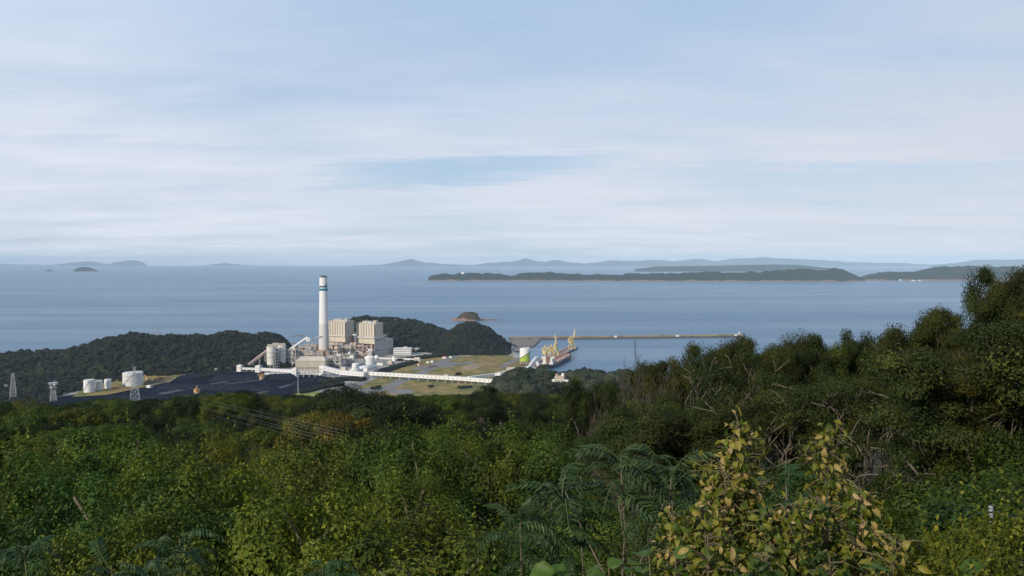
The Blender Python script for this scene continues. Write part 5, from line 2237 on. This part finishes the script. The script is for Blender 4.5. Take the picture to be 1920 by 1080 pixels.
def finish_labels(lst):
    """lst of (object, look, px, band): one label each, told apart by order where the look and place agree"""
    from collections import defaultdict
    g = defaultdict(list)
    for o, look, px, band in lst:
        g[(look, mark(px), band)].append((px, o))
    nth = ["leftmost", "second from left", "third from left", "fourth from left", "fifth from left", "sixth from left", "seventh from left", "eighth from left"]
    for (look, mk, band), v in g.items():
        v.sort(key=lambda a: a[0])
        for i, (_, o) in enumerate(v):
            lab = f"{look} {band} below {mk}"
            if len(v) == 2:
                lab += (", left one", ", right one")[i]
            elif len(v) > 2:
                lab += ", " + nth[min(i, 7)]
            o["label"] = lab


def scatter(bounds, spacing, n_max, rng, ok):
    """positions (x, y) with a spacing that grows with distance"""
    pts = []
    tries = 0
    while len(pts) < n_max and tries < 40000:
        tries += 1
        px = rng.uniform(*bounds[0])
        d = math.sqrt(rng.uniform(bounds[1][0] ** 2, bounds[1][1] ** 2))
        a = math.atan((px - 960) / F)
        x, y = d * math.sin(a), d * math.cos(a)
        if not ok(px, d):
            continue
        s = spacing(d)
        if all((x - q[0]) ** 2 + (y - q[1]) ** 2 > (s if s > q[2] else q[2]) ** 2 * 0.8 for q in pts):
            pts.append((x, y, s))
    return pts


GREENS = [("olive green", (1.15, 1.0, 0.75)), ("mid green", (0.92, 1.05, 0.85)), ("deep green", (0.70, 0.82, 0.78)), ("yellowish green", (1.28, 1.14, 0.75)), ("bluish green", (0.70, 0.95, 1.15)), ("bronze tinged", (1.15, 0.88, 0.75))]
rng = random.Random(42)
lab = []

# thicket on the near slope
def near_ok(px, d):
    if px > 1250 and d < 11:
        return False
    if px > 1130 and d > 15:
        return False
    return True


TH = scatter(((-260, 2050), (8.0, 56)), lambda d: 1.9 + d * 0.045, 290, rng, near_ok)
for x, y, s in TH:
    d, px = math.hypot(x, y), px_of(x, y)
    pn = float(vnoise(np.array([x * 0.13]), np.array([y * 0.13]), 31)[0])
    hn = float(vnoise(np.array([x * 0.22]), np.array([y * 0.22]), 33)[0])
    g = GREENS[rng.choices(range(6), (3 + 3 * max(0, pn), 3, 2 + 6 * max(0, -pn), 1 + 5 * max(0, pn), 0.8 + 2 * max(0, -pn), 0.5))[0]]
    k = rng.randrange(len(SHRUBS))
    lim_ = (D(px, 772 if px < 1060 else 830, y).z - float(hill_z(x, y))) / HT2.setdefault(("s", k), height_of(SHRUBS[k]) + 0.35)
    t = put(SHRUBS[k], k, "shrub", "shrub", "shrubs of the thicket on the near slope", x, y, s * rng.uniform(0.48, 0.66), rng.uniform(0, 6.28), tuple(c * (0.62 if px > 1180 else 1.0) for c in g[1]), sz=s * min(0.40 if px > 1060 else 9, max(0.24, 0.50 + 0.36 * hn + rng.uniform(-0.16, 0.18)), max(0.1, lim_ / s)))  # shrubs further right get their shade as a darker leaf tint
    band = "in the nearest row" if d < 14 else "in the near thicket" if d < 24 else "in the middle thicket" if d < 38 else "in the far thicket"
    lab.append((t, g[0] + " leafy shrub", px, band))


# forest beyond the thicket
def far_ok(px, d):
    return not (px > 1210 and d < 60) and not (px > 1150 and d > 120) and not (px > 930 and d > 210)


FT = scatter(((-120, 1400), (56, 300)), lambda d: 3.9 + (d - 56) * 0.030, 290, rng, far_ok)
for x, y, s in FT:
    d, px = math.hypot(x, y), px_of(x, y)
    dark = 0.35 if px < 600 else 0.6
    if rng.random() < dark:
        g = [("dark evergreen", (0.8, 0.85, 0.8)), ("sombre green", (1.0, 1.0, 0.8)), ("dark olive", (1.2, 1.0, 0.75))][rng.randrange(3)]
        k = rng.randrange(4, 7)
    else:
        g = GREENS[rng.choices(range(6), (4, 4, 2, 2, 1, 1.2))[0]]
        k = rng.randrange(0, 4)
    sc = s / 5.0 * rng.uniform(0.8, 1.1)
    zg = float(hill_z(x, y)) - (1.0 if d < 150 else 0)
    lim = np.interp(px, [0, 180, 215, 300, 330, 420, 470, 560, 600, 660, 700, 890, 920, 960, 1100], [744, 742, 749, 749, 742, 736, 737, 744, 741, 744, 743, 743, 736, 736, 742])
    szm = (D(px, lim + rng.uniform(-3, 4), y).z - zg) / (HT2.setdefault(k, height_of(TREES[k])))
    t = put(TREES[k], k, "broadleaf_tree", "tree", "forest trees below the lookout", x, y, sc, rng.uniform(0, 6.28), tuple(c * 0.8 for c in g[1]), zoff=-1.0 if d < 150 else 0, sz=max(0.3, min(sc * rng.uniform(0.85, 1.15), szm)))
    band = "at the forest front" if d < 80 else "in the middle forest" if d < 130 else "in the far forest" if d < 200 else "on the forest's skyline"
    lab.append((t, g[0] + " tree", px, band))

# dark pines that stand up against the meadow
for px, ptop, d, sc, w in ((632, 722, 104, 1.0, "tall dark pine between the mown grass and the meadow"), (658, 727, 98, 0.9, "dark spreading pine in front of the red roofed hut"), (728, 735, 92, 1.35, "broad dark pine with rounded top in front of the meadow"), (912, 722, 130, 0.8, "dark pine reaching up to the long gallery's end"), (905, 735, 122, 1.0, "lower dark pine left of the headland"), (1000, 752, 105, 1.0, "dark layered pine in front of the headland"), (790, 752, 96, 1.0, "dark rounded pine between the broad pine and the headland")):
    a = math.atan((px - 960) / F)
    x, y = d * math.sin(a), d * math.cos(a)
    ztop = D(px, ptop, y).z
    parts = PINES[int(px) % 2]
    zg = float(hill_z(x, y))
    t = put(parts, 0, "pine_tree", "tree", None, x, y, sc, px, (0.75, 0.8, 0.75), sz=(ztop - zg) / height_of(parts))
    t["label"] = w

a = math.atan((662 - 960) / F)
x, y = 51 * math.sin(a), 51 * math.cos(a)
t = put(TREES[5], 5, "broadleaf_tree", "tree", None, x, y, 0.85, 1.0, (0.8, 0.85, 0.8), sz=(D(662, 792, y).z - float(hill_z(x, y))) / height_of(TREES[5]))
t["label"] = "dark round tree at the thicket where the power lines vanish"

for px, ptop, d, w in ((640, 775, 82, "reddish brown tree in front of the dark pine by the meadow"), (575, 770, 88, "dull brown tree left of the reddish brown one")):
    a = math.atan((px - 960) / F)
    x, y = d * math.sin(a), d * math.cos(a)
    t = put(TREES[px % 4], 0, "broadleaf_tree", "tree", None, x, y, 1.0, px, (1.55, 0.80, 1.0) if px == 640 else (1.3, 0.85, 1.0), sz=(D(px, ptop, y).z - float(hill_z(x, y))) / height_of(TREES[px % 4]))
    t["label"] = w

# the tall coastal trees on the right
wl = []
WT = [(1318, 642, 28, 6), (1362, 640, 29, 7), (1404, 652, 31, 4), (1452, 638, 33, 2), (1490, 626, 34, 3), (1530, 656, 33, 0), (1572, 634, 33, 5), (1604, 624, 35, 1), (1650, 668, 34, 3), (1692, 646, 29, 8), (1728, 600, 29, 1), (1768, 584, 30, 3), (1818, 582, 28, 5), (1868, 586, 26, 0), (1912, 560, 25, 3), (1940, 530, 24, 5), (1972, 504, 24, 4), (2010, 496, 24, 1),
      (1255, 712, 40, 1), (1290, 690, 38, 2), (1215, 735, 42, 5), (1345, 690, 33, 4), (1400, 680, 36, 5), (1450, 676, 37, 2), (1510, 680, 37, 0), (1560, 672, 38, 4), (1610, 676, 38, 1), (1660, 695, 38, 3), (1720, 680, 36, 2), (1770, 640, 34, 4), (1810, 625, 32, 0), (1850, 620, 30, 1), (1905, 605, 28, 5), (1965, 570, 26, 2),
      (1345, 715, 25, 6), (1392, 722, 24, 7), (1440, 700, 25, 8), (1500, 715, 23, 7), (1562, 705, 24, 6), (1640, 712, 23, 8), (1725, 690, 22, 7), (1815, 660, 21, 8), (1900, 630, 20, 6),
      (1312, 748, 26, 1), (1425, 756, 25, 0), (1545, 738, 25, 5), (1668, 750, 23, 4), (1790, 712, 22, 3), (1895, 680, 20, 1),
      (1172, 722, 40, 4), (1236, 742, 31, 1), (1200, 775, 27, 3), (1275, 765, 25, 0), (1180, 770, 52, 0), (1100, 762, 62, 2), (1060, 770, 66, 4), (1020, 790, 60, 1)]
for px, ptop, d, k in WT:
    a = math.atan((px - 960) / F)
    x, y = d * math.sin(a), d * math.cos(a)
    zg = float(hill_z(x, y))
    parts = WALL[k]
    if k not in HT:
        HT[k] = height_of(parts)
    sz = (D(px, ptop, y).z - zg) / HT[k]
    g = [("olive crowned", (1.15, 1.0, 0.8)), ("dark crowned", (0.75, 0.85, 0.8)), ("green crowned", (1.0, 1.1, 0.8)), ("bronze crowned", (1.2, 0.95, 0.75))][rng.choices(range(4), (3, 3, 2, 1))[0]]
    t = put(parts, k, "coastal_tree", "tree", "wind bent coastal trees", x, y, (min(sz, 1.0) * (0.52 if ptop < 592 else 0.62 if ptop < 662 else 0.9)) * rng.uniform(0.85, 1.05), rng.uniform(-0.6, 0.6) + k, g[1], sz=sz)
    band = "in front" if d < 23 else "in the tree wall" if d < 36 else "behind the tree wall"
    wl.append((t, g[0] + " coastal tree", px, band))
finish_labels(wl)
# shrubs at the foot of those trees
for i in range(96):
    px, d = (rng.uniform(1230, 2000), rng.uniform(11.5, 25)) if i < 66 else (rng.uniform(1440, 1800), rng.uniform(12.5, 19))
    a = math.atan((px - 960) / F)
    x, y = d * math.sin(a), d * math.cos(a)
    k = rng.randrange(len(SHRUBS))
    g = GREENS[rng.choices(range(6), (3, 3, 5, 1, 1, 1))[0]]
    t = put(SHRUBS[k], k, "shrub", "shrub", "shrubs at the foot of the coastal trees", x, y, rng.uniform(0.7, 1.0), rng.uniform(0, 6.28), tuple(0.62 * c for c in g[1]), sz=rng.uniform(0.65, 1.2))  # foot shrubs are tinted dark, the shade there put into the leaf colour
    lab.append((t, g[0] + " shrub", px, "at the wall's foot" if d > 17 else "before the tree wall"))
finish_labels(lab)

# bare brown bushes left of the tree wall
for px, ptop, d, k, sc, w in ((1185, 722, 36, 0, 0.6, "bare brown bush at the left end of the tree wall"), (1218, 668, 34, 1, 0.75, "tallest bare brown bush with twigs against the water"), (1258, 722, 33, 2, 0.6, "bare brown bush right of the tallest one"), (1205, 765, 29, 2, 0.6, "low bare brown bush in front of the tall one"), (1165, 755, 38, 1, 0.5, "small bare bush nearest the dark pines")):
    a = math.atan((px - 960) / F)
    x, y = d * math.sin(a), d * math.cos(a)
    h = height_of(BARE[k])
    sz = (D(px, ptop, y).z - float(hill_z(x, y))) / h
    t = put(BARE[k], k, "bare_bush", "bush", "bare brown bushes by the tree wall", x, y, min(sz, 1.4) * sc * 0.9, px, sz=sz)
    t["label"] = w


# plants with long glossy fronds
def frond_mesh(seed, L=0.75, pairs=11, leaf=0.15):
    r = np.random.default_rng(seed)
    u = np.linspace(0, 1, 10)
    drop = 0.42
    spine = np.stack([L * (u - 0.12 * u ** 2), 0.03 * np.sin(u * 3 + seed), 0.22 * L * np.sin(u * 2.2) - drop * L * u ** 2.2], -1)
    parts = []
    C, N, S, A = [], [], [], []
    for i in range(pairs):
        w = 0.16 + 0.84 * (i + 0.5) / pairs
        c = np.array([np.interp(w, u, spine[:, j]) for j in range(3)])
        for s in (-1, 1):
            ln = leaf * (0.65 + 0.5 * math.sin(math.pi * min(1, w * 0.95))) * r.uniform(0.85, 1.1)
            ax = unit(np.array([0.35, s * 0.9, -0.42 + r.normal(0, 0.12)]))
            C.append(c + ax * ln * 0.5)
            A.append(ax)
            N.append(np.array([-0.1, s * 0.35, 0.9]) + r.normal(0, 0.12, 3))
            S.append(ln)
    C, N, S, A = map(np.array, (C, N, S, A))
    N = unit(N - A * (N * A).sum(-1, keepdims=True))
    B = np.cross(N, A)
    S_ = S[:, None]
    # each leaflet: two quads so that it bends
    n = len(C)
    p = [C - A * S_ * 0.5, C + B * S_ * 0.15 - A * S_ * 0.12 + N * S_ * 0.03, C + A * S_ * 0.5 - N * S_ * 0.16, C - B * S_ * 0.15 - A * S_ * 0.12 + N * S_ * 0.03]
    V = np.stack(p, 1).reshape(-1, 3)
    Q = np.arange(4 * n).reshape(n, 4)
    T = np.clip(r.normal(0.5, 0.2, n), 0, 1)
    # the rachis as a thin strip
    V2, Q2 = [], []
    for j, c in enumerate(spine):
        k = 0.008 * (1 - 0.6 * u[j])
        V2 += [c + (0, k, 0), c + (0, -k, 0), c + (0, 0, -k * 1.5)]
    for j in range(len(spine) - 1):
        for a, b in ((0, 1), (1, 2), (2, 0)):
            Q2.append([3 * j + a, 3 * j + b, 3 * j + 3 + b, 3 * j + 3 + a])
    V, Q, T = cat_meshes([(V, Q, T), (np.array(V2), np.array(Q2), np.full(len(Q2), 0.9))])
    return mesh_np("frond", V, Q, LEAFQ["frond"], T)


FRONDS = [frond_mesh(s) for s in range(4)]


def frond_plant(px, ptop, d, label, n=9, size=1.0, seed=0, fork=False, tint=(1, 1, 1)):
    r = random.Random(seed * 7 + int(px))
    a = math.atan((px - 960) / F)
    x, y = d * math.sin(a), d * math.cos(a)
    zg = float(hill_z(x, y))
    h = D(px, ptop, y).z - zg
    t = empty("frond_plant", (x, y, zg), label, "plant", "plants with long glossy fronds")
    crowns = [Vector((0, 0, h - 0.12 * size))]
    base = Vector((r.uniform(-.3, .3), r.uniform(-.3, .3), -0.3))
    tubes = []
    mid = Vector((base.x * 0.3, 0, h * 0.62))
    if fork:
        crowns += [Vector((-0.62 * size, 0.1, h - 0.55 * size)), Vector((0.55 * size, -0.1, h - 0.4 * size))]
    for c in crowns:
        tubes.append(([base, mid, mid.lerp(c, 0.5) + Vector((r.uniform(-.06, .06), 0, 0.02)), c], [0.022 * size, 0.018 * size, 0.014 * size, 0.009]))
    link("stem", tubes_mesh("stem", tubes, M["stem"] if px < 800 else M["bark"], 0.008, 8), t)
    for c in crowns:
        for k in range(int(n * 1.9)):
            o = link("frond", FRONDS[r.randrange(4)], t)
            o.location = c + Vector((r.gauss(0, 0.03), r.gauss(0, 0.03), -0.045 * k * size))
            s = size * r.uniform(0.65, 1.1)
            o.scale = (s, s, s)
            o.rotation_euler = (r.gauss(0, 0.35), r.gauss(-0.1, 0.38), 2.4 * k + r.uniform(-.4, .4))
            kk = r.uniform(0.7, 1.1)
            o.color = (tint[0] * kk, tint[1] * kk, tint[2] * kk, 1)
    return t


frond_plant(1165, 838, 9.0, "largest frond plant with forked pale stem left of the yellowing plants", 10, 1.0, 1, True)
frond_plant(1262, 868, 8.4, "dark frond plant close left of the yellowing plants", 9, 0.9, 2)
frond_plant(1035, 925, 9.2, "frond plant with hanging leaves left of the largest one", 8, 0.85, 3)
frond_plant(975, 968, 8.6, "lower frond plant above the bottom edge in the middle", 7, 0.75, 4)
frond_plant(1225, 838, 11, "frond plant just behind the largest one", 8, 0.9, 5)
frond_plant(1480, 880, 8.8, "frond plant between the two yellowing spires", 8, 0.8, 6, tint=(0.8, 0.95, 1.0))
frond_plant(1090, 880, 11.5, "frond plant in the gap left of the forked one", 8, 0.8, 7)
frond_plant(330, 995, 11, "bluish frond plant standing up from the lower thicket", 7, 0.85, 8, tint=(0.95, 1.05, 1.15))
frond_plant(200, 1045, 10, "bluish frond plant nearest the bottom edge under the coal yard", 7, 0.8, 9, tint=(0.95, 1.05, 1.15))
frond_plant(35, 1015, 11, "bluish frond plant close to the frame's lower left corner", 7, 0.8, 10, tint=(0.95, 1.05, 1.15))
frond_plant(290, 1060, 9.6, "bluish frond plant right of the one nearest the bottom edge", 6, 0.7, 11, tint=(0.95, 1.05, 1.15))
frond_plant(600, 1050, 10, "grey green frond plant low under the white chimney", 8, 0.75, 12, tint=(0.8, 1.0, 1.05))


# yellowing plants: tall stems with curled leaves
def curled_leaves(C, A, N, S, T, r, curl=0.9, wid=0.30):
    """leaves of six quads that curl along their length"""
    n = len(C)
    A, N = unit(A), unit(N - unit(A) * (N * unit(A)).sum(-1, keepdims=True))
    B = np.cross(N, A)
    cu = curl * r.uniform(0.2, 1.5, n)[:, None]
    rows = []
    p, d = C.copy(), A.copy()
    nn = N.copy()
    ws = (0.04, 0.85, 1.0, 0.62, 0.03)
    S_ = np.asarray(S)[:, None]
    for k, w in enumerate(ws):
        wv = S_ * wid * w
        rows.append((p + B * wv + nn * wv * 0.35, p.copy(), p - B * wv + nn * wv * 0.35))
        d2 = unit(d - nn * cu * 0.42)
        nn = unit(nn + d * cu * 0.42)
        d = d2
        p = p + d * S_ / 4
    V = np.stack([np.stack(rw, 1) for rw in rows], 1)          # n, 5, 3, 3
    V = V.reshape(-1, 3)
    q = []
    for k in range(4):
        for s in range(2):
            a = k * 3 + s
            q.append([a, a + 1, a + 4, a + 3])
    Q = (np.array(q)[None] + (np.arange(n) * 15)[:, None, None]).reshape(-1, 4)
    return V, Q, np.repeat(T, 8)


def yellow_plant(px, ptop, d, label, nstem=3, seed=0, wide=0.5, nleaf=34, leaf=0.13, green=0.0, spire=True):
    r = np.random.default_rng(seed)
    a = math.atan((px - 960) / F)
    x, y = d * math.sin(a), d * math.cos(a)
    zg = float(hill_z(x, y))
    H = D(px, ptop, y).z - zg
    t = empty("yellowing_plant", (x, y, zg), label, "plant", "yellowing tall plants before the lookout")
    tubes, parts = [], []
    for s in range(nstem):
        hh = H if s == 0 else H * r.uniform(0.66, 0.95)
        lean = np.array([0, 0]) if s == 0 else r.normal(0, 1, 2) * wide
        foot = r.normal(0, 0.10, 2)
        n = 9
        pts = []
        for k in range(n):
            w = k / (n - 1)
            pts.append(Vector((foot[0] + lean[0] * w ** 1.3 + r.normal(0, 0.012), foot[1] + lean[1] * w ** 1.3, -0.2 + (hh + 0.2) * (w - 0.06 * w * w * abs(lean[0])))))
        tubes.append((pts, [0.016 * (1 - 0.7 * k / n) for k in range(n)]))
        m = int(9.0 * nleaf * (hh / H) * r.uniform(0.9, 1.3))
        w = 1 - 0.66 * r.uniform(0, 1, m)
        C = np.stack([[np.interp(q, np.linspace(0, 1, n), [p[j] for p in pts]) for j in range(3)] for q in w])
        an = r.uniform(0, 6.28, m)
        A = np.stack([np.cos(an), np.sin(an), r.normal(0.25, 0.35, m)], -1)
        # short side twigs carry most leaves away from the stem
        off = (0.04 + 0.36 * (1 - w) * r.uniform(0.2, 1, m) + 0.13 * r.uniform(0, 1, m) ** 2)[:, None]
        C2 = C + A * off
        for c0, c1 in list(zip(C, C2))[::4]:
            tubes.append(([Vector(c0), Vector((c0 + c1) / 2 + (0, 0, 0.02)), Vector(c1)], [0.006, 0.005, 0.004]))
        N = np.stack([np.zeros(m), np.zeros(m), np.ones(m)], -1) + r.normal(0, 0.75, (m, 3))
        S = 0.74 * leaf * r.uniform(0.5, 1.3, m)
        T = np.clip(r.beta(1.2, 1.9, m) * 1.0 + 0.06 * w - green, 0, 1)
        parts.append(curled_leaves(C2, A + r.normal(0, 0.4, (m, 3)) + np.array([0, 0, -0.25]), N, S, T, r, 1.7, 0.20))
    link("stem", tubes_mesh("stem", tubes, M["stem"], 0.004, 6), t)
    V, Q, T = cat_meshes(parts)
    link("foliage", mesh_np("foliage", V, Q, LEAFQ["yellow"], T, smooth=True), t)
    return t


yellow_plant(1385, 795, 6.4, "tallest left yellowing plant, a leafy spire with tan curled leaves", 4, 1, 0.13, 60)
yellow_plant(1548, 795, 6.6, "tall yellowing spire right of the first one", 4, 2, 0.13, 56)
yellow_plant(1395, 930, 5.6, "bushy yellowing plant low at the left of the spires", 7, 3, 0.42, 60, 0.12)
yellow_plant(1465, 960, 5.4, "bushy yellowing plant between the feet of the spires", 7, 4, 0.40, 60, 0.12, 0.1)
yellow_plant(1625, 915, 6.2, "broad yellowing bush right of the spires", 7, 5, 0.42, 64, 0.12)
yellow_plant(1545, 965, 5.6, "green and yellow bush under the right spire", 7, 6, 0.40, 56, 0.12, 0.25)
yellow_plant(1690, 1010, 5.4, "pinkish brown withered plant near the bottom right", 4, 7, 0.30, 40, 0.11)
yellow_plant(1480, 1030, 4.8, "mostly green bush at the bottom edge right of the middle", 7, 8, 0.35, 56, 0.11, 0.42)
yellow_plant(1600, 1040, 4.8, "green and tan bush at the bottom edge before the broad yellowing bush", 6, 9, 0.35, 56, 0.11, 0.35)
yellow_plant(1362, 1000, 5.0, "yellowing shoot beside the large green leaves", 5, 10, 0.3, 46, 0.11, 0.05)


# plants with large green leaves at the bottom edge
def big_leaf_mesh(seed):
    r = np.random.default_rng(seed)
    nu, nv = 9, 7
    V, Q = [], []
    for i in range(nu):
        u = i / (nu - 1)
        w = 0.46 * (math.sin(math.pi * min(1.0, u * 0.93 + 0.05)) ** 0.6) * (1 + 0.10 * math.sin(u * 19 + seed))
        for j in range(nv):
            v = -1 + 2 * j / (nv - 1)
            V.append((u, v * w, 0.12 * abs(v) * w + 0.05 * math.sin(u * 7 + v * 3 + seed) - 0.30 * u * u + 0.02 * math.cos(v * 9)))
    for i in range(nu - 1):
        for j in range(nv - 1):
            a = i * nv + j
            Q.append([a, a + nv, a + nv + 1, a + 1])
    T = np.clip(0.5 + r.normal(0, 0.18) + r.normal(0, 0.06, len(Q)), 0, 1)
    return mesh_np("leaf", np.array(V), np.array(Q), LEAFQ["big"], T, smooth=True)


BIGL = [big_leaf_mesh(s) for s in range(3)]


def big_plant(px, ptop, d, label, n=7, size=0.2, seed=0):
    r = random.Random(seed)
    a = math.atan((px - 960) / F)
    x, y = d * math.sin(a), d * math.cos(a)
    zg = float(hill_z(x, y))
    H = D(px, ptop, y).z - zg
    t = empty("large_leaved_plant", (x, y, zg), label, "plant", "large leaved plants at the bottom edge")
    tubes = []
    for k in range(n):
        an = 2 * math.pi * k / n + r.uniform(-.4, .4)
        h = H * r.uniform(0.80, 1.0)
        rr = r.uniform(0.05, 0.26)
        tip = Vector((math.cos(an) * rr, math.sin(an) * rr, h))
        tubes.append(([Vector((0, 0, -0.2)), Vector((tip.x * 0.4, tip.y * 0.4, h * 0.6)), tip], [0.014, 0.010, 0.006]))
        o = link("leaf", BIGL[k % 3], t)
        o.location = tip
        s = size * r.uniform(0.8, 1.25)
        o.scale = (s, s, s)
        o.rotation_euler = (r.gauss(0, 0.3), r.gauss(-0.15, 0.35), an)
        o.color = (1, 1, 1, 1)
    link("stem", tubes_mesh("stem", tubes, M["stem"], 0.004, 6), t)


big_plant(1130, 1030, 5.4, "plant with large bright green leaves, left of the pale stems", 13, 0.15, 1)
big_plant(1255, 1040, 5.0, "plant with large green leaves beside the yellowing shoot", 11, 0.14, 2)
big_plant(1075, 1050, 5.3, "low plant with large green leaves furthest left", 10, 0.14, 3)
big_plant(1180, 1062, 5.0, "low plant with large dark leaves at the very bottom", 9, 0.14, 4)
big_plant(1745, 1062, 5.2, "plant with upright pointed leaves near the bottom right corner", 6, 0.16, 5)

# dense fine leaved bush filling the bottom right corner
for px, ptop, d, s, w in ((1770, 1025, 6.4, 0.65, "fine leaved olive bush left in the bottom right corner"), (1855, 1012, 7.0, 0.75, "fine leaved olive bush just below the fence post"), (1925, 998, 6.8, 0.7, "fine leaved olive bush in the bottom right corner"), (1985, 970, 6.8, 0.6, "fine leaved olive bush cut by the right frame edge"), (1820, 1050, 5.6, 0.45, "low fine leaved bush at the bottom edge near the corner"), (1930, 1040, 5.4, 0.5, "low fine leaved bush at the very bottom right")):
    a = math.atan((px - 960) / F)
    x, y = d * math.sin(a), d * math.cos(a)
    sz = (D(px, ptop, y).z - float(hill_z(x, y))) / 2.2
    t = put(SHRUBS[5 + int(px) % 2], 0, "shrub", "shrub", "fine leaved bushes in the corner", x, y, s, px, (1.2, 0.95, 0.65), sz=sz)
    t["label"] = w

# grey fence post with wires
a = math.atan((1866 - 960) / F)
x, y = 11.5 * math.sin(a), 11.5 * math.cos(a)
zg = float(hill_z(x, y))
t = empty("fence_post", (x, y, zg), "grey metal fence post with thin wires among the bushes", "fence post")
hp = D(1866, 950, y).z - zg
b = MB()
b.cyl((0, 0, -0.4), 0.030, hp + 0.4, 12, 0, None, 0.01)
b.build("post", M["post"], t)
for z in (0.06, 0.32):
    b = MB()
    b.tube([(-0.35, 0.25, hp - z - 0.05), (0, 0.03, hp - z), (1.2, -0.3, hp - z - 0.25)], 0.0012, 4)
    b.build("wire", M["wire"], t)

# low growth between the shrubs: leaves lying all over the slope
def undergrowth():
    r = np.random.default_rng(77)
    n = 120000
    px = r.uniform(-350, 2150, n)
    d = 3.2 + (62 - 3.2) * r.uniform(0, 1, n) ** 1.25
    a = np.arctan((px - 960) / F)
    x, y = d * np.sin(a), d * np.cos(a)
    z = hill_z(x, y) + r.uniform(0.02, 0.55, n) + 0.35 * vnoise(x * 1.1, y * 1.1, 8)
    V, Q = leaves(np.stack([x, y, z], -1), r.normal(0, 0.5, (n, 3)) + np.array([0, -0.1, 0.9]), 0.06 + 0.0028 * d + 0.05 * r.uniform(0, 1, n), r)
    tint = np.clip(0.34 + 0.25 * vnoise(x * 0.8, y * 0.8, 9) + r.normal(0, 0.13, n), 0, 1)
    o = link("undergrowth", mesh_np("undergrowth", V, Q, LEAFQ["broad"], tint))
    o.color = (0.6, 0.65, 0.55, 1)
    tag(o, kind="stuff")


undergrowth()


# the rest of the slope down to the plant: a wood that reads as one mass
def slope_forest():
    r = np.random.default_rng(91)
    n = 9000
    px = r.uniform(-350, 1500, n)
    d = np.sqrt(r.uniform(190 ** 2, 1270 ** 2, n))
    a = np.arctan((px - 960) / F)
    x, y = d * np.sin(a), d * np.cos(a)
    z = hill_z(x, y)
    ok = (d > 300) | (px > 930)
    rad = r.uniform(2.6, 5.2, n)
    p = np.stack([x, y, z + rad * 0.6 + 1.5], -1)[ok]
    tag(blob_forest("slope_forest", p, rad[ok], FOREST, 2, 92), kind="stuff")


slope_forest()

def side_woods():
    """the wood goes on past both sides of the photograph's frame"""
    r = np.random.default_rng(17)
    parts = []
    for lo, hi, dlo, dhi, models, n in ((2060, 3000, 17, 34, WALL[:6], 12), (2030, 2900, 6, 16, SHRUBS, 16), (-1000, -280, 9, 34, SHRUBS, 22)):
        for k in range(n):
            px, d = r.uniform(lo, hi), r.uniform(dlo, dhi)
            a = math.atan((px - 960) / F)
            x, y = d * math.sin(a), d * math.cos(a)
            me = models[int(r.integers(len(models)))][1][1]
            V = np.empty(len(me.vertices) * 3, dtype=np.float32)
            me.vertices.foreach_get("co", V)
            V = V.reshape(-1, 3) * r.uniform(0.8, 1.15)
            w = r.uniform(0, 6.28)
            V = np.stack([V[:, 0] * math.cos(w) - V[:, 1] * math.sin(w) + x, V[:, 0] * math.sin(w) + V[:, 1] * math.cos(w) + y, V[:, 2] + float(hill_z(x, y))], -1)
            T = np.empty(len(me.polygons), dtype=np.float32)
            me.attributes["tint"].data.foreach_get("value", T)
            parts.append((V, np.arange(len(V)).reshape(-1, 4), T))
    V, Q, T = cat_meshes(parts)
    o = link("side_woods", mesh_np("side_woods", V, Q, LEAFQ["wall"], T))
    o.color = (1, 1, 0.9, 1)
    tag(o, kind="stuff")


side_woods()

# ------------------------------------------------------------------ haze over the sea
def make_haze():
    m = bpy.data.materials.new("sea_haze")
    m.use_nodes = True
    T = NT(m.node_tree)
    v = T.n("ShaderNodeVolumePrincipled")
    v.inputs["Color"].default_value = (0.58, 0.79, 1.0, 1)
    v.inputs["Density"].default_value = HAZE
    v.inputs["Anisotropy"].default_value = -0.22
    o = T.n("ShaderNodeOutputMaterial")
    T.l(v.outputs[0], o.inputs["Volume"])
    b = MB()
    b.box((0, 0, -12), (124000, 124000, 12 + 620))
    tag(b.build("haze", m), kind="stuff")


HAZE = 2.4e-5
make_haze()
